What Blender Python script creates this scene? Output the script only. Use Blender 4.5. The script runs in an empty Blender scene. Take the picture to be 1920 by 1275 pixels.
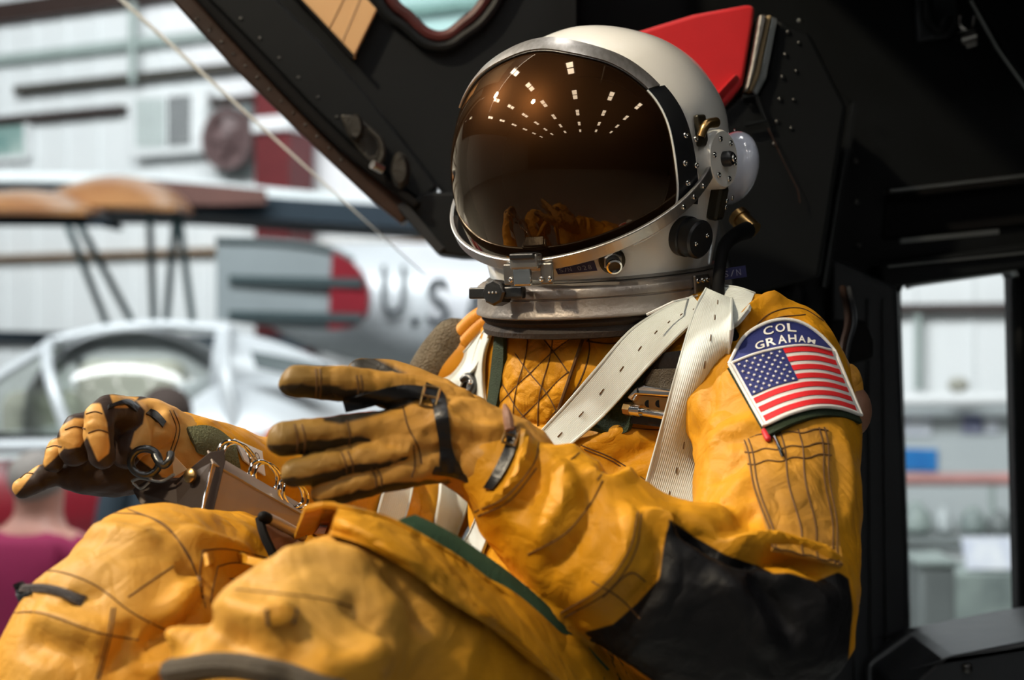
import bpy, bmesh, math, random
import numpy as np
from mathutils import Vector, Matrix, noise
from mathutils.bvhtree import BVHTree
from mathutils.geometry import tessellate_polygon

random.seed(7)
SC = bpy.context.scene
COL = SC.collection
# ------------------------------------------------------------------ camera
FPX = 1920 * 50 / 36.0
CX, CY, CAMZ = 960.0, 637.5, 2.15
CAMPOS = Vector((0, 0, CAMZ))


def P(px, py, d):
    """point of the place seen at that spot of the photo, d metres away"""
    return Vector(((px - CX) / FPX * d, d, CAMZ - (py - CY) / FPX * d))


cam = bpy.data.cameras.new('camera')
cam.lens = 50
cam.sensor_width = 36
cam.sensor_fit = 'HORIZONTAL'
cam.clip_start = 0.05
cam.clip_end = 200
cam.dof.use_dof = True
cam.dof.focus_distance = 1.31
cam.dof.aperture_fstop = 4.0
cam_o = bpy.data.objects.new('camera', cam)
cam_o.location = CAMPOS
cam_o.rotation_euler = (math.pi / 2, 0, 0)
COL.objects.link(cam_o)
SC.camera = cam_o
# ------------------------------------------------------------------ view, world, lights
SC.view_settings.view_transform = 'Standard'
SC.view_settings.look = 'None'
SC.view_settings.gamma = 1
SC.view_settings.use_curve_mapping = False
SC.view_settings.exposure = 0.32
W = bpy.data.worlds.new('hangar_air')
SC.world = W
W.use_nodes = True
W.node_tree.nodes['Background'].inputs[0].default_value = (0.8, 0.9, 1.0, 1)
W.node_tree.nodes['Background'].inputs[1].default_value = 0.05


def area_light(name, loc, target, size, size_y, power, col):
    l = bpy.data.lights.new(name, 'AREA')
    l.shape = 'RECTANGLE'
    l.size, l.size_y, l.energy, l.color = size, size_y, power, col
    o = bpy.data.objects.new(name, l)
    o.location = loc
    o.rotation_euler = (Vector(target) - Vector(loc)).to_track_quat('-Z', 'Y').to_euler()
    COL.objects.link(o)
    return o


def spot_light(name, loc, target, power, col, ang, blend, r):
    l = bpy.data.lights.new(name, 'SPOT')
    l.energy, l.color, l.spot_size, l.spot_blend, l.shadow_soft_size = power, col, math.radians(ang), blend, r
    o = bpy.data.objects.new(name, l)
    o.location = loc
    o.rotation_euler = (Vector(target) - Vector(loc)).to_track_quat('-Z', 'Y').to_euler()
    COL.objects.link(o)
    return o


LAMP_STRENGTH = 14.0
# added area light to brighten the far wall; no window stands there
area_light('added_wall_fill', (-4.0, 3.5, 8.6), (-3, 14, 5.5), 12, 2, 1650, (0.95, 0.98, 1.0))
# added warm spots giving key and rim light; no such fixtures seen
spot_light('added_spot', (-3.6, -1.2, 6.4), P(560, 900, 1.3), 1150, (1.0, 0.84, 0.60), 34, 0.7, 0.16)
spot_light('added_spot', (-5.5, 3.2, 6.8), P(900, 600, 1.4), 1900, (1.0, 0.93, 0.82), 34, 0.7, 0.20)
SC.cycles.adaptive_threshold = 0.05
SC.cycles.max_bounces = 5
SC.cycles.diffuse_bounces = 3
SC.cycles.glossy_bounces = 3
SC.cycles.transparent_max_bounces = 8
SC.cycles.caustics_reflective = False
SC.cycles.caustics_refractive = False

# ------------------------------------------------------------------ materials
MATS = {}


def mat(name, col, rough=0.5, metal=0.0, bump=0.0, bscale=200.0, var=0.0, vscale=8.0, col2=None, spec=0.5, coat=0.0,
        sheen=0.0, weave=0.0, wscale=1200.0):
    m = bpy.data.materials.new(name)
    m.use_nodes = True
    nt = m.node_tree
    b = nt.nodes['Principled BSDF']
    b.inputs['Base Color'].default_value = (*col, 1)
    b.inputs['Roughness'].default_value = rough
    b.inputs['Metallic'].default_value = metal
    b.inputs['Specular IOR Level'].default_value = spec
    b.inputs['Coat Weight'].default_value = coat
    b.inputs['Sheen Weight'].default_value = sheen
    tc = nt.nodes.new('ShaderNodeTexCoord')
    if var > 0:
        n = nt.nodes.new('ShaderNodeTexNoise')
        n.inputs['Scale'].default_value = vscale
        n.inputs['Detail'].default_value = 5
        nt.links.new(tc.outputs['Object'], n.inputs['Vector'])
        r = nt.nodes.new('ShaderNodeValToRGB')
        r.color_ramp.elements[0].position = 0.35
        r.color_ramp.elements[1].position = 0.7
        c2 = col2 or tuple(c * 0.6 for c in col)
        r.color_ramp.elements[0].color = (*col, 1)
        r.color_ramp.elements[1].color = (*[a * (1 - var) + b2 * var for a, b2 in zip(col, c2)], 1)
        nt.links.new(n.outputs['Fac'], r.inputs['Fac'])
        nt.links.new(r.outputs['Color'], b.inputs['Base Color'])
    if bump > 0:
        n = nt.nodes.new('ShaderNodeTexNoise')
        n.inputs['Scale'].default_value = bscale
        n.inputs['Detail'].default_value = 4
        nt.links.new(tc.outputs['Object'], n.inputs['Vector'])
        bp = nt.nodes.new('ShaderNodeBump')
        bp.inputs['Strength'].default_value = bump
        bp.inputs['Distance'].default_value = 0.01
        nt.links.new(n.outputs['Fac'], bp.inputs['Height'])
        nt.links.new(bp.outputs['Normal'], b.inputs['Normal'])
    MATS[name] = m
    return m


def emis(name, col, s):
    m = bpy.data.materials.new(name)
    m.use_nodes = True
    nt = m.node_tree
    nt.nodes.remove(nt.nodes['Principled BSDF'])
    e = nt.nodes.new('ShaderNodeEmission')
    e.inputs[0].default_value = (*col, 1)
    e.inputs[1].default_value = s
    nt.links.new(e.outputs[0], nt.nodes['Material Output'].inputs[0])
    MATS[name] = m
    return m


def glassy(name, tint, gloss, rough=0.02):
    """thin pane: mostly clear, a little mirror"""
    m = bpy.data.materials.new(name)
    m.use_nodes = True
    nt = m.node_tree
    nt.nodes.remove(nt.nodes['Principled BSDF'])
    t = nt.nodes.new('ShaderNodeBsdfTransparent')
    t.inputs[0].default_value = (*tint, 1)
    g = nt.nodes.new('ShaderNodeBsdfGlossy')
    g.inputs['Roughness'].default_value = rough
    mx = nt.nodes.new('ShaderNodeMixShader')
    f = nt.nodes.new('ShaderNodeFresnel')
    f.inputs[0].default_value = 1.3
    mul = nt.nodes.new('ShaderNodeMath')
    mul.operation = 'MULTIPLY'
    mul.inputs[1].default_value = gloss
    nt.links.new(f.outputs[0], mul.inputs[0])
    nt.links.new(mul.outputs[0], mx.inputs[0])
    nt.links.new(t.outputs[0], mx.inputs[1])
    nt.links.new(g.outputs[0], mx.inputs[2])
    nt.links.new(mx.outputs[0], nt.nodes['Material Output'].inputs[0])
    MATS[name] = m
    return m


# ------------------------------------------------------------------ object helpers
WM = {}


def link(o, parent=None, M=None, label=None, cat=None, group=None, kind=None):
    COL.objects.link(o)
    if M is not None:
        o.matrix_basis = M
    if parent is not None:
        o.parent = parent
        o.matrix_parent_inverse = WM[parent.name].inverted()
    WM[o.name] = M.copy() if M is not None else Matrix.Identity(4)
    if label:
        o['label'] = label
    if cat:
        o['category'] = cat
    if group:
        o['group'] = group
    if kind:
        o['kind'] = kind
    return o


def mesh_of(name, vf, smooth=True):
    me = bpy.data.meshes.new(name)
    me.from_pydata([tuple(v) for v in vf[0]], [], [tuple(f) for f in vf[1]])
    me.validate()
    me.update()
    if smooth:
        me.shade_smooth()
    return me


def fix_normals(me):
    bm = bmesh.new()
    bm.from_mesh(me)
    bmesh.ops.recalc_face_normals(bm, faces=bm.faces)
    bm.to_mesh(me)
    bm.free()


def obj(name, vf, m, parent=None, smooth=True, bevel=0.0, sub=0, seg=2, **kw):
    me = vf if isinstance(vf, bpy.types.Mesh) else mesh_of(name, vf, smooth)
    if not isinstance(vf, bpy.types.Mesh):
        fix_normals(me)
    o = bpy.data.objects.new(name, me)
    if m is not None and len(me.materials) == 0:
        me.materials.append(MATS[m] if isinstance(m, str) else m)
    link(o, parent, **kw)
    if bevel > 0:
        b = o.modifiers.new('bevel', 'BEVEL')
        b.width, b.segments, b.limit_method, b.angle_limit = bevel, seg, 'ANGLE', math.radians(35)
        b.harden_normals = False
        if smooth:
            me.shade_smooth()
    if smooth:
        try:
            me.set_sharp_from_angle(angle=math.radians(42))
        except Exception:
            pass
    if sub:
        s = o.modifiers.new('sub', 'SUBSURF')
        s.levels = s.render_levels = sub
    return o


def empty(name, loc, **kw):
    o = bpy.data.objects.new(name, None)
    o.empty_display_size = 0.1
    return link(o, None, Matrix.Translation(Vector(loc)), **kw)


def frame(z, x=None):
    z = Vector(z).normalized()
    x = Vector(x) if x is not None else (Vector((0, 0, 1)) if abs(z.z) < 0.9 else Vector((1, 0, 0)))
    x = (x - z * x.dot(z)).normalized()
    return x, z.cross(x), z


def mtx(loc, z, x=None):
    a, b, c = frame(z, x)
    M = Matrix.Identity(4)
    for i in range(3):
        M[i][0], M[i][1], M[i][2], M[i][3] = a[i], b[i], c[i], loc[i]
    return M


def xf(M, vf):
    return [M @ Vector(v) for v in vf[0]], vf[1]


def join(*vfs):
    V, Fs = [], []
    for v, f in vfs:
        k = len(V)
        V += [Vector(q) for q in v]
        Fs += [tuple(i + k for i in q) for q in f]
    return V, Fs


def box(sx, sy, sz):
    v = [(x * sx / 2, y * sy / 2, z * sz / 2) for x in (-1, 1) for y in (-1, 1) for z in (-1, 1)]
    f = [(0, 1, 3, 2), (4, 6, 7, 5), (0, 4, 5, 1), (2, 3, 7, 6), (0, 2, 6, 4), (1, 5, 7, 3)]
    return [Vector(q) for q in v], f


def beam(a, b, w, h, up=(0, 0, 1)):
    """square bar from a to b, w along up x dir, h along up"""
    a, b = Vector(a), Vector(b)
    M = mtx((a + b) / 2, b - a, up)
    return xf(M, box(h, w, (b - a).length))


def lathe(prof, n=32, sx=1.0, sy=1.0, cap=True):
    """profile of (r, z) turned about z"""
    V, Fs = [], []
    for r, z in prof:
        for i in range(n):
            t = 2 * math.pi * i / n
            V.append(Vector((r * sx * math.cos(t), r * sy * math.sin(t), z)))
    for j in range(len(prof) - 1):
        for i in range(n):
            k = (i + 1) % n
            Fs.append((j * n + i, j * n + k, (j + 1) * n + k, (j + 1) * n + i))
    if cap:
        Fs.append(tuple(range(n))[::-1])
        Fs.append(tuple((len(prof) - 1) * n + i for i in range(n)))
    return V, Fs


def catmull(pts, n):
    pts = [np.array(p, float) for p in pts]
    pts = [2 * pts[0] - pts[1]] + pts + [2 * pts[-1] - pts[-2]]
    out = []
    for i in range(1, len(pts) - 2):
        p0, p1, p2, p3 = pts[i - 1:i + 3]
        for k in range(n):
            t = k / n
            out.append(0.5 * ((2 * p1) + (-p0 + p2) * t + (2 * p0 - 5 * p1 + 4 * p2 - p3) * t * t + (-p0 + 3 * p1 - 3 * p2 + p3) * t ** 3))
    out.append(pts[-2])
    return out


def tube(pts, r, n=10, up=None, sx=1.0, cap='flat', sm=0):
    """tube through points; r number or list; with up given, section is an ellipse sx wider across up"""
    if not hasattr(r, '__len__'):
        r = [r] * len(pts)
    rows = [list(p) + [q] for p, q in zip(pts, r)]
    if sm:
        rows = catmull(rows, sm)
    pts = [Vector(q[:3]) for q in rows]
    r = [max(q[3], 1e-5) for q in rows]
    if cap == 'round':
        def dome(p, q, rr):
            d = (p - q).normalized()
            o1, o2 = [], []
            for a in (0.35, 0.7, 0.92):
                o1.append(p + d * rr * a)
                o2.append(rr * math.sqrt(1 - a * a))
            return o1, o2
        e1, s1 = dome(pts[-1], pts[-2], r[-1])
        e0, s0 = dome(pts[0], pts[1], r[0])
        pts = e0[::-1] + pts + e1
        r = s0[::-1] + r + s1
    V, Fs = [], []
    x = None
    for i, p in enumerate(pts):
        t = (pts[min(i + 1, len(pts) - 1)] - pts[max(i - 1, 0)])
        if t.length < 1e-9:
            t = Vector((0, 0, 1))
        if up is not None:
            fx, fy, fz = frame(t, up)
        else:
            fx, fy, fz = frame(t, x)
            x = fx
        for k in range(n):
            a = 2 * math.pi * k / n
            V.append(p + fx * r[i] * math.cos(a) + fy * r[i] * sx * math.sin(a))
    for j in range(len(pts) - 1):
        for i in range(n):
            k = (i + 1) % n
            Fs.append((j * n + i, j * n + k, (j + 1) * n + k, (j + 1) * n + i))
    Fs.append(tuple(range(n))[::-1])
    Fs.append(tuple((len(pts) - 1) * n + i for i in range(n)))
    return V, Fs


def ellipsoid(c, ax, nu=32, nv=20):
    """ax: three vectors (semi axes)"""
    c = Vector(c)
    ax = [Vector(a) for a in ax]
    V, Fs = [], []
    for j in range(nv + 1):
        ph = math.pi * j / nv
        for i in range(nu):
            th = 2 * math.pi * i / nu
            V.append(c + ax[0] * math.sin(ph) * math.cos(th) + ax[1] * math.sin(ph) * math.sin(th) + ax[2] * math.cos(ph))
    for j in range(nv):
        for i in range(nu):
            k = (i + 1) % nu
            Fs.append((j * nu + i, j * nu + k, (j + 1) * nu + k, (j + 1) * nu + i))
    return V, Fs


def plate(outer, off, holes=()):
    """flat (or nearly flat) outline of 3-D points given depth by the vector off, with holes"""
    off = Vector(off)
    loops = [[Vector(p) for p in outer]] + [[Vector(p) for p in h] for h in holes]
    pts = [p for l in loops for p in l]
    tri = tessellate_polygon(loops)
    n = len(pts)
    V = pts + [p + off for p in pts]
    Fs = [tuple(t) for t in tri] + [tuple(i + n for i in t[::-1]) for t in tri]
    k = 0
    for l in loops:
        m = len(l)
        for i in range(m):
            j = (i + 1) % m
            Fs.append((k + i, k + j, n + k + j, n + k + i))
        k += m
    return V, Fs


def ppoly(pix, d):
    return [P(q[0], q[1], q[2] if len(q) > 2 else d) for q in pix]


def sheet(G, th, nrm=None):
    """thick sheet from a grid of points G[i][j]"""
    G = [[Vector(p) for p in row] for row in G]
    n, m = len(G), len(G[0])
    N = [[None] * m for _ in range(n)]
    for i in range(n):
        for j in range(m):
            a = G[min(i + 1, n - 1)][j] - G[max(i - 1, 0)][j]
            b = G[i][min(j + 1, m - 1)] - G[i][max(j - 1, 0)]
            q = a.cross(b)
            N[i][j] = q.normalized() if q.length > 1e-12 else Vector((0, -1, 0))
    V = [G[i][j] for i in range(n) for j in range(m)] + [G[i][j] - N[i][j] * th for i in range(n) for j in range(m)]
    k = n * m
    Fs = []
    for i in range(n - 1):
        for j in range(m - 1):
            a, b, c, d = i * m + j, i * m + j + 1, (i + 1) * m + j + 1, (i + 1) * m + j
            Fs.append((a, b, c, d))
            Fs.append((k + d, k + c, k + b, k + a))
    ring = [(0, j) for j in range(m)] + [(i, m - 1) for i in range(1, n)] + [(n - 1, j) for j in range(m - 2, -1, -1)] + [(i, 0) for i in range(n - 2, 0, -1)]
    for q in range(len(ring)):
        a = ring[q][0] * m + ring[q][1]
        b = ring[(q + 1) % len(ring)]
        b = b[0] * m + b[1]
        Fs.append((a, b, k + b, k + a))
    return V, Fs


def text_vf(s, size=1.0, depth=0.0, bold=0.0):
    c = bpy.data.curves.new('txt', 'FONT')
    c.body = s
    c.size = size
    c.extrude = depth
    c.offset = bold
    c.resolution_u = 3
    o = bpy.data.objects.new('txt', c)
    COL.objects.link(o)
    dg = bpy.context.evaluated_depsgraph_get()
    dg.update()
    e = o.evaluated_get(dg)
    me = e.to_mesh()
    V = [Vector(v.co) for v in me.vertices]
    Fs = [tuple(p.vertices) for p in me.polygons]
    e.to_mesh_clear()
    bpy.data.objects.remove(o)
    bpy.data.curves.remove(c)
    return V, Fs


def bvh_of(*vfs):
    v, f = join(*vfs)
    return BVHTree.FromPolygons([tuple(q) for q in v], f)


def hit(bvh, px, py):
    d = (P(px, py, 1.0) - CAMPOS).normalized()
    h = bvh.ray_cast(CAMPOS, d, 40)
    if h[0] is not None and h[1].dot(d) > 0:
        return h[0], -h[1], h[2], h[3]
    return h

# ================================================================== materials of the place
mat('floor_concrete', (0.27, 0.28, 0.27), 0.35, bump=0.05, bscale=30, var=0.5, vscale=0.8, col2=(0.2, 0.21, 0.21))
mat('wall_sheet', (0.80, 0.82, 0.83), 0.6, var=0.3, vscale=1.2, col2=(0.7, 0.74, 0.76))
mat('wall_grey', (0.46, 0.50, 0.51), 0.6, var=0.4, vscale=1.5, col2=(0.38, 0.42, 0.44))
mat('girt_brown', (0.035, 0.018, 0.014), 0.6, var=0.5, vscale=3)
mat('girt_olive', (0.05, 0.045, 0.035), 0.6, var=0.5, vscale=3)
mat('girt_pale', (0.36, 0.43, 0.41), 0.6, var=0.4, vscale=3)
mat('girt_tan', (0.22, 0.14, 0.08), 0.6, var=0.4, vscale=3)
mat('ceiling_dark', (0.012, 0.010, 0.009), 0.8, var=0.5, vscale=2)
mat('lamp_case', (0.5, 0.5, 0.5), 0.4, 0.8)
emis('lamp_glow', (1.0, 0.97, 0.92), LAMP_STRENGTH)
mat('red_paint', (0.13, 0.014, 0.017), 0.5, var=0.4, vscale=6)
mat('white_paint', (0.82, 0.84, 0.85), 0.45, var=0.2, vscale=5)
mat('grille_dark', (0.022, 0.028, 0.03), 0.6)
mat('fan_grey', (0.22, 0.26, 0.26), 0.5, var=0.5, vscale=4)
mat('fan_rose', (0.15, 0.095, 0.095), 0.5, var=0.5, vscale=4)
mat('navy_fabric', (0.006, 0.018, 0.03), 0.8, var=0.3, vscale=4)
mat('orange_fabric', (0.34, 0.17, 0.07), 0.3, var=0.4, vscale=3, col2=(0.2, 0.06, 0.03), coat=0.4)
mat('brown_fabric', (0.10, 0.035, 0.025), 0.5, var=0.5, vscale=2)
mat('wing_white', (0.75, 0.80, 0.82), 0.3, var=0.2, vscale=4)
mat('strut_green', (0.08, 0.13, 0.14), 0.4, 0.2, var=0.3, vscale=4)
mat('jet_silver', (0.52, 0.55, 0.58), 0.35, 0.1, var=0.25, vscale=3, col2=(0.42, 0.45, 0.48))
mat('jet_grey', (0.23, 0.265, 0.28), 0.5, 0.1, var=0.4, vscale=3, col2=(0.16, 0.18, 0.19))
mat('jet_red', (0.19, 0.005, 0.014), 0.4, var=0.3, vscale=5)
mat('jet_orange', (0.62, 0.10, 0.012), 0.4, var=0.3, vscale=3, col2=(0.45, 0.04, 0.02))
mat('jet_dark', (0.03, 0.05, 0.055), 0.5)
mat('letter_navy', (0.006, 0.014, 0.02), 0.7)
mat('cockpit_beige', (0.42, 0.41, 0.35), 0.7, var=0.4, vscale=2, col2=(0.3, 0.3, 0.26))
mat('poster_blue', (0.02, 0.22, 0.55), 0.4, var=0.5, vscale=5, col2=(0.01, 0.08, 0.35))
mat('poster_white', (0.75, 0.78, 0.82), 0.5, var=0.5, vscale=12, col2=(0.35, 0.4, 0.6))
mat('poster_indigo', (0.09, 0.11, 0.24), 0.5, var=0.6, vscale=10, col2=(0.5, 0.5, 0.6))
mat('rail_pink', (0.50, 0.24, 0.22), 0.5, var=0.3, vscale=4)
mat('bin_grey', (0.16, 0.18, 0.18), 0.5, var=0.4, vscale=5)
mat('case_green', (0.30, 0.36, 0.34), 0.5, var=0.6, vscale=6, col2=(0.08, 0.10, 0.11))
mat('skin', (0.55, 0.27, 0.21), 0.5, var=0.3, vscale=20)
mat('hair_grey', (0.30, 0.27, 0.25), 0.8, bump=0.4, bscale=120)
mat('hair_brown', (0.045, 0.028, 0.022), 0.8, bump=0.4, bscale=120)
mat('shirt_magenta', (0.26, 0.006, 0.065), 0.8, bump=0.1, bscale=60)
mat('shirt_slate', (0.02, 0.035, 0.05), 0.8, bump=0.1, bscale=60)
mat('jeans', (0.05, 0.13, 0.28), 0.8, bump=0.1, bscale=200)
glassy('jet_glass', (0.93, 0.95, 0.93), 3.0, 0.06)
glassy('pane_clear', (0.97, 0.985, 0.98), 0.25, 0.03)

# ================================================================== hangar shell
TAN = 0.5


def wallpt(px, py, out=0.0):
    """point on the far wall (runs closer towards the right)"""
    k = (px - CX) / FPX
    d = (13.0 - out) / (1 + TAN * k)
    return P(px, py, d)


WN = Vector((-TAN, -1, 0)).normalized()     # wall faces the camera
WD = Vector((1, -TAN, 0)).normalized()      # along the wall to the right
W0 = Vector((0, 13, 0))


def wl(s, z, out=0.0):
    return W0 + WD * s + WN * out + Vector((0, 0, z))


obj('floor', xf(Matrix.Translation((0, 4, -0.05)), box(44, 44, 0.1)), 'floor_concrete', kind='structure', smooth=False)
obj('ceiling', xf(Matrix.Translation((0, 4, 9.65)), box(44, 44, 0.1)), 'ceiling_dark', kind='structure', smooth=False)
wall = obj('wall_back', beam(wl(-26, 4.8, -0.06), wl(16, 4.8, -0.06), 0.1, 9.6), 'wall_sheet', kind='structure', smooth=False)
# standing seams of the sheet cladding
rib = mesh_of('sheet_rib', box(0.03, 0.025, 9.5), False)
rib.materials.append(MATS['wall_sheet'])
for i in range(-24, 30):
    s = i * 0.45
    if -8 < s < 6.5:
        o = bpy.data.objects.new('sheet_rib', rib)
        link(o, wall, mtx(wl(s, 4.8, 0.0), (0, 0, 1), WD))
obj('wall_left', xf(Matrix.Translation((-21.9, 4, 4.8)), box(0.1, 44, 9.6)), 'wall_grey', kind='structure', smooth=False)
obj('wall_right', xf(Matrix.Translation((21.9, 4, 4.8)), box(0.1, 44, 9.6)), 'ceiling_dark', kind='structure', smooth=False)
obj('wall_front', xf(Matrix.Translation((0, -17.9, 4.8)), box(44, 0.1, 9.6)), 'ceiling_dark', kind='structure', smooth=False)


def girt(px, py, wpx, m, px0=None, px1=None, depth=0.12):
    q = wallpt(px, py)
    z = q.z
    h = wpx * q.y / FPX
    s0 = (wallpt(px0, py) - W0).dot(WD) if px0 is not None else -14
    s1 = (wallpt(px1, py) - W0).dot(WD) if px1 is not None else 14
    obj('wall_girt', beam(wl(s0, z, depth / 2), wl(s1, z, depth / 2), depth, h), m, wall, smooth=False)


girt(150, 8, 38, 'girt_brown')
girt(150, 98, 16, 'girt_pale')
girt(250, 150, 16, 'girt_olive', 40, 900)
girt(110, 219, 14, 'girt_brown', -900, 240)
girt(430, 192, 14, 'girt_brown', 385, 900)
girt(200, 478, 11, 'girt_tan', -900, 1200)
girt(50, 637, 12, 'girt_brown', -900, 1200)
girt(1800, 577, 15, 'girt_brown', 1500, 2400)
# pale conduit running up the wall
q0, q1 = wallpt(268, 10), wallpt(268, 160)
obj('conduit', tube([q0 + WN * 0.16, q1 + WN * 0.16], 0.04, 10), 'girt_pale', wall)
q0, q1 = wallpt(1726, 590), wallpt(1726, 730)
obj('conduit', tube([q0 + WN * 0.1, q1 + WN * 0.1], 0.03, 10), 'girt_pale', wall)
# little window low on the wall at the far left
wq = [wallpt(-60, 232), wallpt(58, 222), wallpt(60, 296), wallpt(-60, 306)]
mat('window_teal', (0.20, 0.34, 0.32), 0.3, var=0.9, vscale=3, col2=(0.6, 0.7, 0.65))
w1 = obj('window_1', plate([p + WN * 0.03 for p in wq], WN * 0.02), 'window_teal', kind='structure', smooth=False)
obj('window_frame', join(*[beam(wq[i] + WN * 0.05, wq[(i + 1) % 4] + WN * 0.05, 0.06, 0.06) for i in range(4)]), 'white_paint', w1, smooth=False)

# ceiling lamps in rows: their mirror images show in the visor
case = mesh_of('lamp_housing', box(0.75, 1.75, 0.12), False)
case.materials.append(MATS['lamp_case'])
dif = mesh_of('diffuser', box(0.50, 0.68, 0.05), False)
dif.materials.append(MATS['lamp_glow'])
for ix in range(-3, 3):
    for iy in range(-4, 2):
        x, y = -1.0 + ix * 4.2, -0.5 + iy * 4.0
        e = empty('ceiling_lamp', (x, y, 9.4), label='twin-panel white lamp hung in rows under the dark hangar roof', cat='ceiling lamp',
                  group='twin-panel lamps in rows under the roof')
        link(bpy.data.objects.new('lamp_housing', case), e, Matrix.Translation((x, y, 9.4)))
        for dy in (-0.42, 0.42):
            link(bpy.data.objects.new('diffuser', dif), e, Matrix.Translation((x, y + dy, 9.33)))
        c = obj('hanger_rod', tube([(x, y, 9.44), (x, y, 9.61)], 0.02, 6), 'lamp_case', e)

# ------------------------------------------------------------------ air conditioner, fan, column on the wall
U3 = Vector((0, 0, 1))


def wbox(x0, y0, x1, y1, out0, out1):
    k = max(out0, out1) * math.sqrt(1 + TAN * TAN)
    a, b = wallpt(x0, (y0 + y1) / 2, k), wallpt(x1, (y0 + y1) / 2, k)
    zt, zb = wallpt((x0 + x1) / 2, y0, k).z, wallpt((x0 + x1) / 2, y1, k).z
    return beam(wl((a - W0).dot(WD), (zt + zb) / 2, (out0 + out1) / 2), wl((b - W0).dot(WD), (zt + zb) / 2, (out0 + out1) / 2), abs(out1 - out0), zt - zb)


ac = empty('air_conditioner', wallpt(314, 292), label='white boxy air conditioner with dark square grille high on the wall', cat='air conditioner')
obj('body', wbox(243, 172, 384, 290, 0.0, 0.2), 'white_paint', ac, smooth=False, bevel=0.02)
g = obj('grille', wbox(313, 180, 357, 272, 0.2, 0.21), 'grille_dark', ac, smooth=False)
for i in range(7):
    x = 313 + i * 7.3
    obj('grille_bar', wbox(x - 0.3, 178, x + 0.3, 274, 0.21, 0.23), 'white_paint', g, smooth=False)
for i in range(9):
    y = 180 + i * 11.5
    obj('grille_bar', wbox(312, y - 0.25, 358, y + 0.25, 0.21, 0.225), 'white_paint', g, smooth=False)
for i in range(8):
    x = 256 + i * 7
    obj('louver', wbox(x - 1, 184, x + 1, 276, 0.2, 0.22), 'girt_pale', ac, smooth=False)
fq = wallpt(438, 262, 0.2)
fan = empty('exhaust_fan', wallpt(425, 325), label='round grey exhaust fan in a square frame beside the white air conditioner', cat='fan')
obj('fan_frame', wbox(406, 198, 470, 326, 0.0, 0.12), 'fan_grey', fan, smooth=False)
obj('fan_shroud', xf(mtx(fq, WN), lathe([(0.2, 0), (0.30, 0.0), (0.31, 0.12), (0.25, 0.12), (0.22, 0.03)], 32)), 'fan_rose', fan)
for k in range(5):
    a = k * 2 * math.pi / 5
    R = mtx(fq + WN * 0.06, WN) @ Matrix.Rotation(a, 4, 'Z') @ Matrix.Translation((0.13, 0, 0)) @ Matrix.Rotation(0.5, 4, 'X')
    obj('fan_blade', xf(R, box(0.20, 0.15, 0.01)), 'fan_rose', fan, smooth=False)
rc = empty('steel_column', wallpt(510, 1100, 0.3), label='dark red steel column with a white sleeve against the hangar wall', cat='column')
obj('column_shaft', wbox(478, -500, 542, 1300, 0.15, 0.55), 'red_paint', rc, smooth=False)
obj('sleeve', wbox(470, 217, 540, 246, 0.1, 0.62), 'white_paint', rc, smooth=False, bevel=0.02)

# ------------------------------------------------------------------ biplane parked behind
DB = 10.5
bp = empty('biplane', (P(300, 640, DB).x, DB, 0), label='old biplane with orange and navy wings on thin dark struts', cat='biplane')


def wing(pix, d0, d1, th, m, name, up=0.0):
    """wing slab: front edge polyline of pixels at d0, going back to d1"""
    n = 9
    G = []
    for x, y in pix:
        a = P(x, y, d0)
        row = []
        for k in range(n):
            t = k / (n - 1)
            row.append(a + Vector((0, (d1 - d0) * t, up * math.sin(math.pi * t))))
        G.append(row)
    return obj(name, sheet(G, th), m, bp)


wing(catmull([(-500, 352), (0, 352), (300, 356), (600, 376), (1100, 405)], 6), DB, DB + 1.3, 0.16, 'navy_fabric', 'lower_skin')
wing(catmull([(-500, 322), (0, 322), (300, 330), (600, 360), (1100, 394)], 6), DB + 0.02, DB + 1.3, 0.07, 'wing_white', 'upper_skin', 0.03)
# rounded orange tips of the wings hanging towards us
def wing_tip(x0, x1, ytop, ybot, d, m, name, par):
    G = []
    for i in range(17):
        t = i / 16
        x = x0 + (x1 - x0) * t
        s = math.sin(math.pi * t) ** 0.6
        row = []
        for k in range(7):
            q = k / 6
            row.append(P(x, ybot + (ytop - ybot) * s * (1 - (1 - q) ** 2), d) + Vector((0, 0.55 * q, 0)))
        G.append(row)
    return obj(name, sheet(G, 0.04), m, par)


wing_tip(30, 330, 312, 385, DB - 0.8, 'orange_fabric', 'wing_tip', bp)
wing_tip(-160, 160, 340, 392, DB - 1.1, 'orange_fabric', 'wing_tip', bp)
wing_tip(-160, 190, 362, 414, DB - 1.0, 'navy_fabric', 'tip_underside', bp)
obj('wing_band', sheet([[P(270, 336, DB - 0.1), P(300, 382, DB - 0.1)], [P(380, 345, DB - 0.1), P(400, 385, DB - 0.1)], [P(500, 356, DB - 0.1), P(500, 382, DB - 0.1)]], 0.02), 'brown_fabric', bp)
for a, b in (((112, 385), (202, 612)), ((135, 395), (252, 612)), ((279, 380), (289, 612)), ((331, 380), (311, 612)), ((334, 395), (362, 612))):
    obj('strut', tube([P(*a, DB + 0.1), P(*b, DB + 0.15)], 0.028, 8), 'strut_green', bp)
obj('lower_wing', sheet([[P(-400, 612, DB), P(-400, 612, DB) + Vector((0, 1.3, 0))], [P(900, 640, DB), P(900, 640, DB) + Vector((0, 1.3, 0))]], 0.08), 'navy_fabric', bp)

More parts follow.
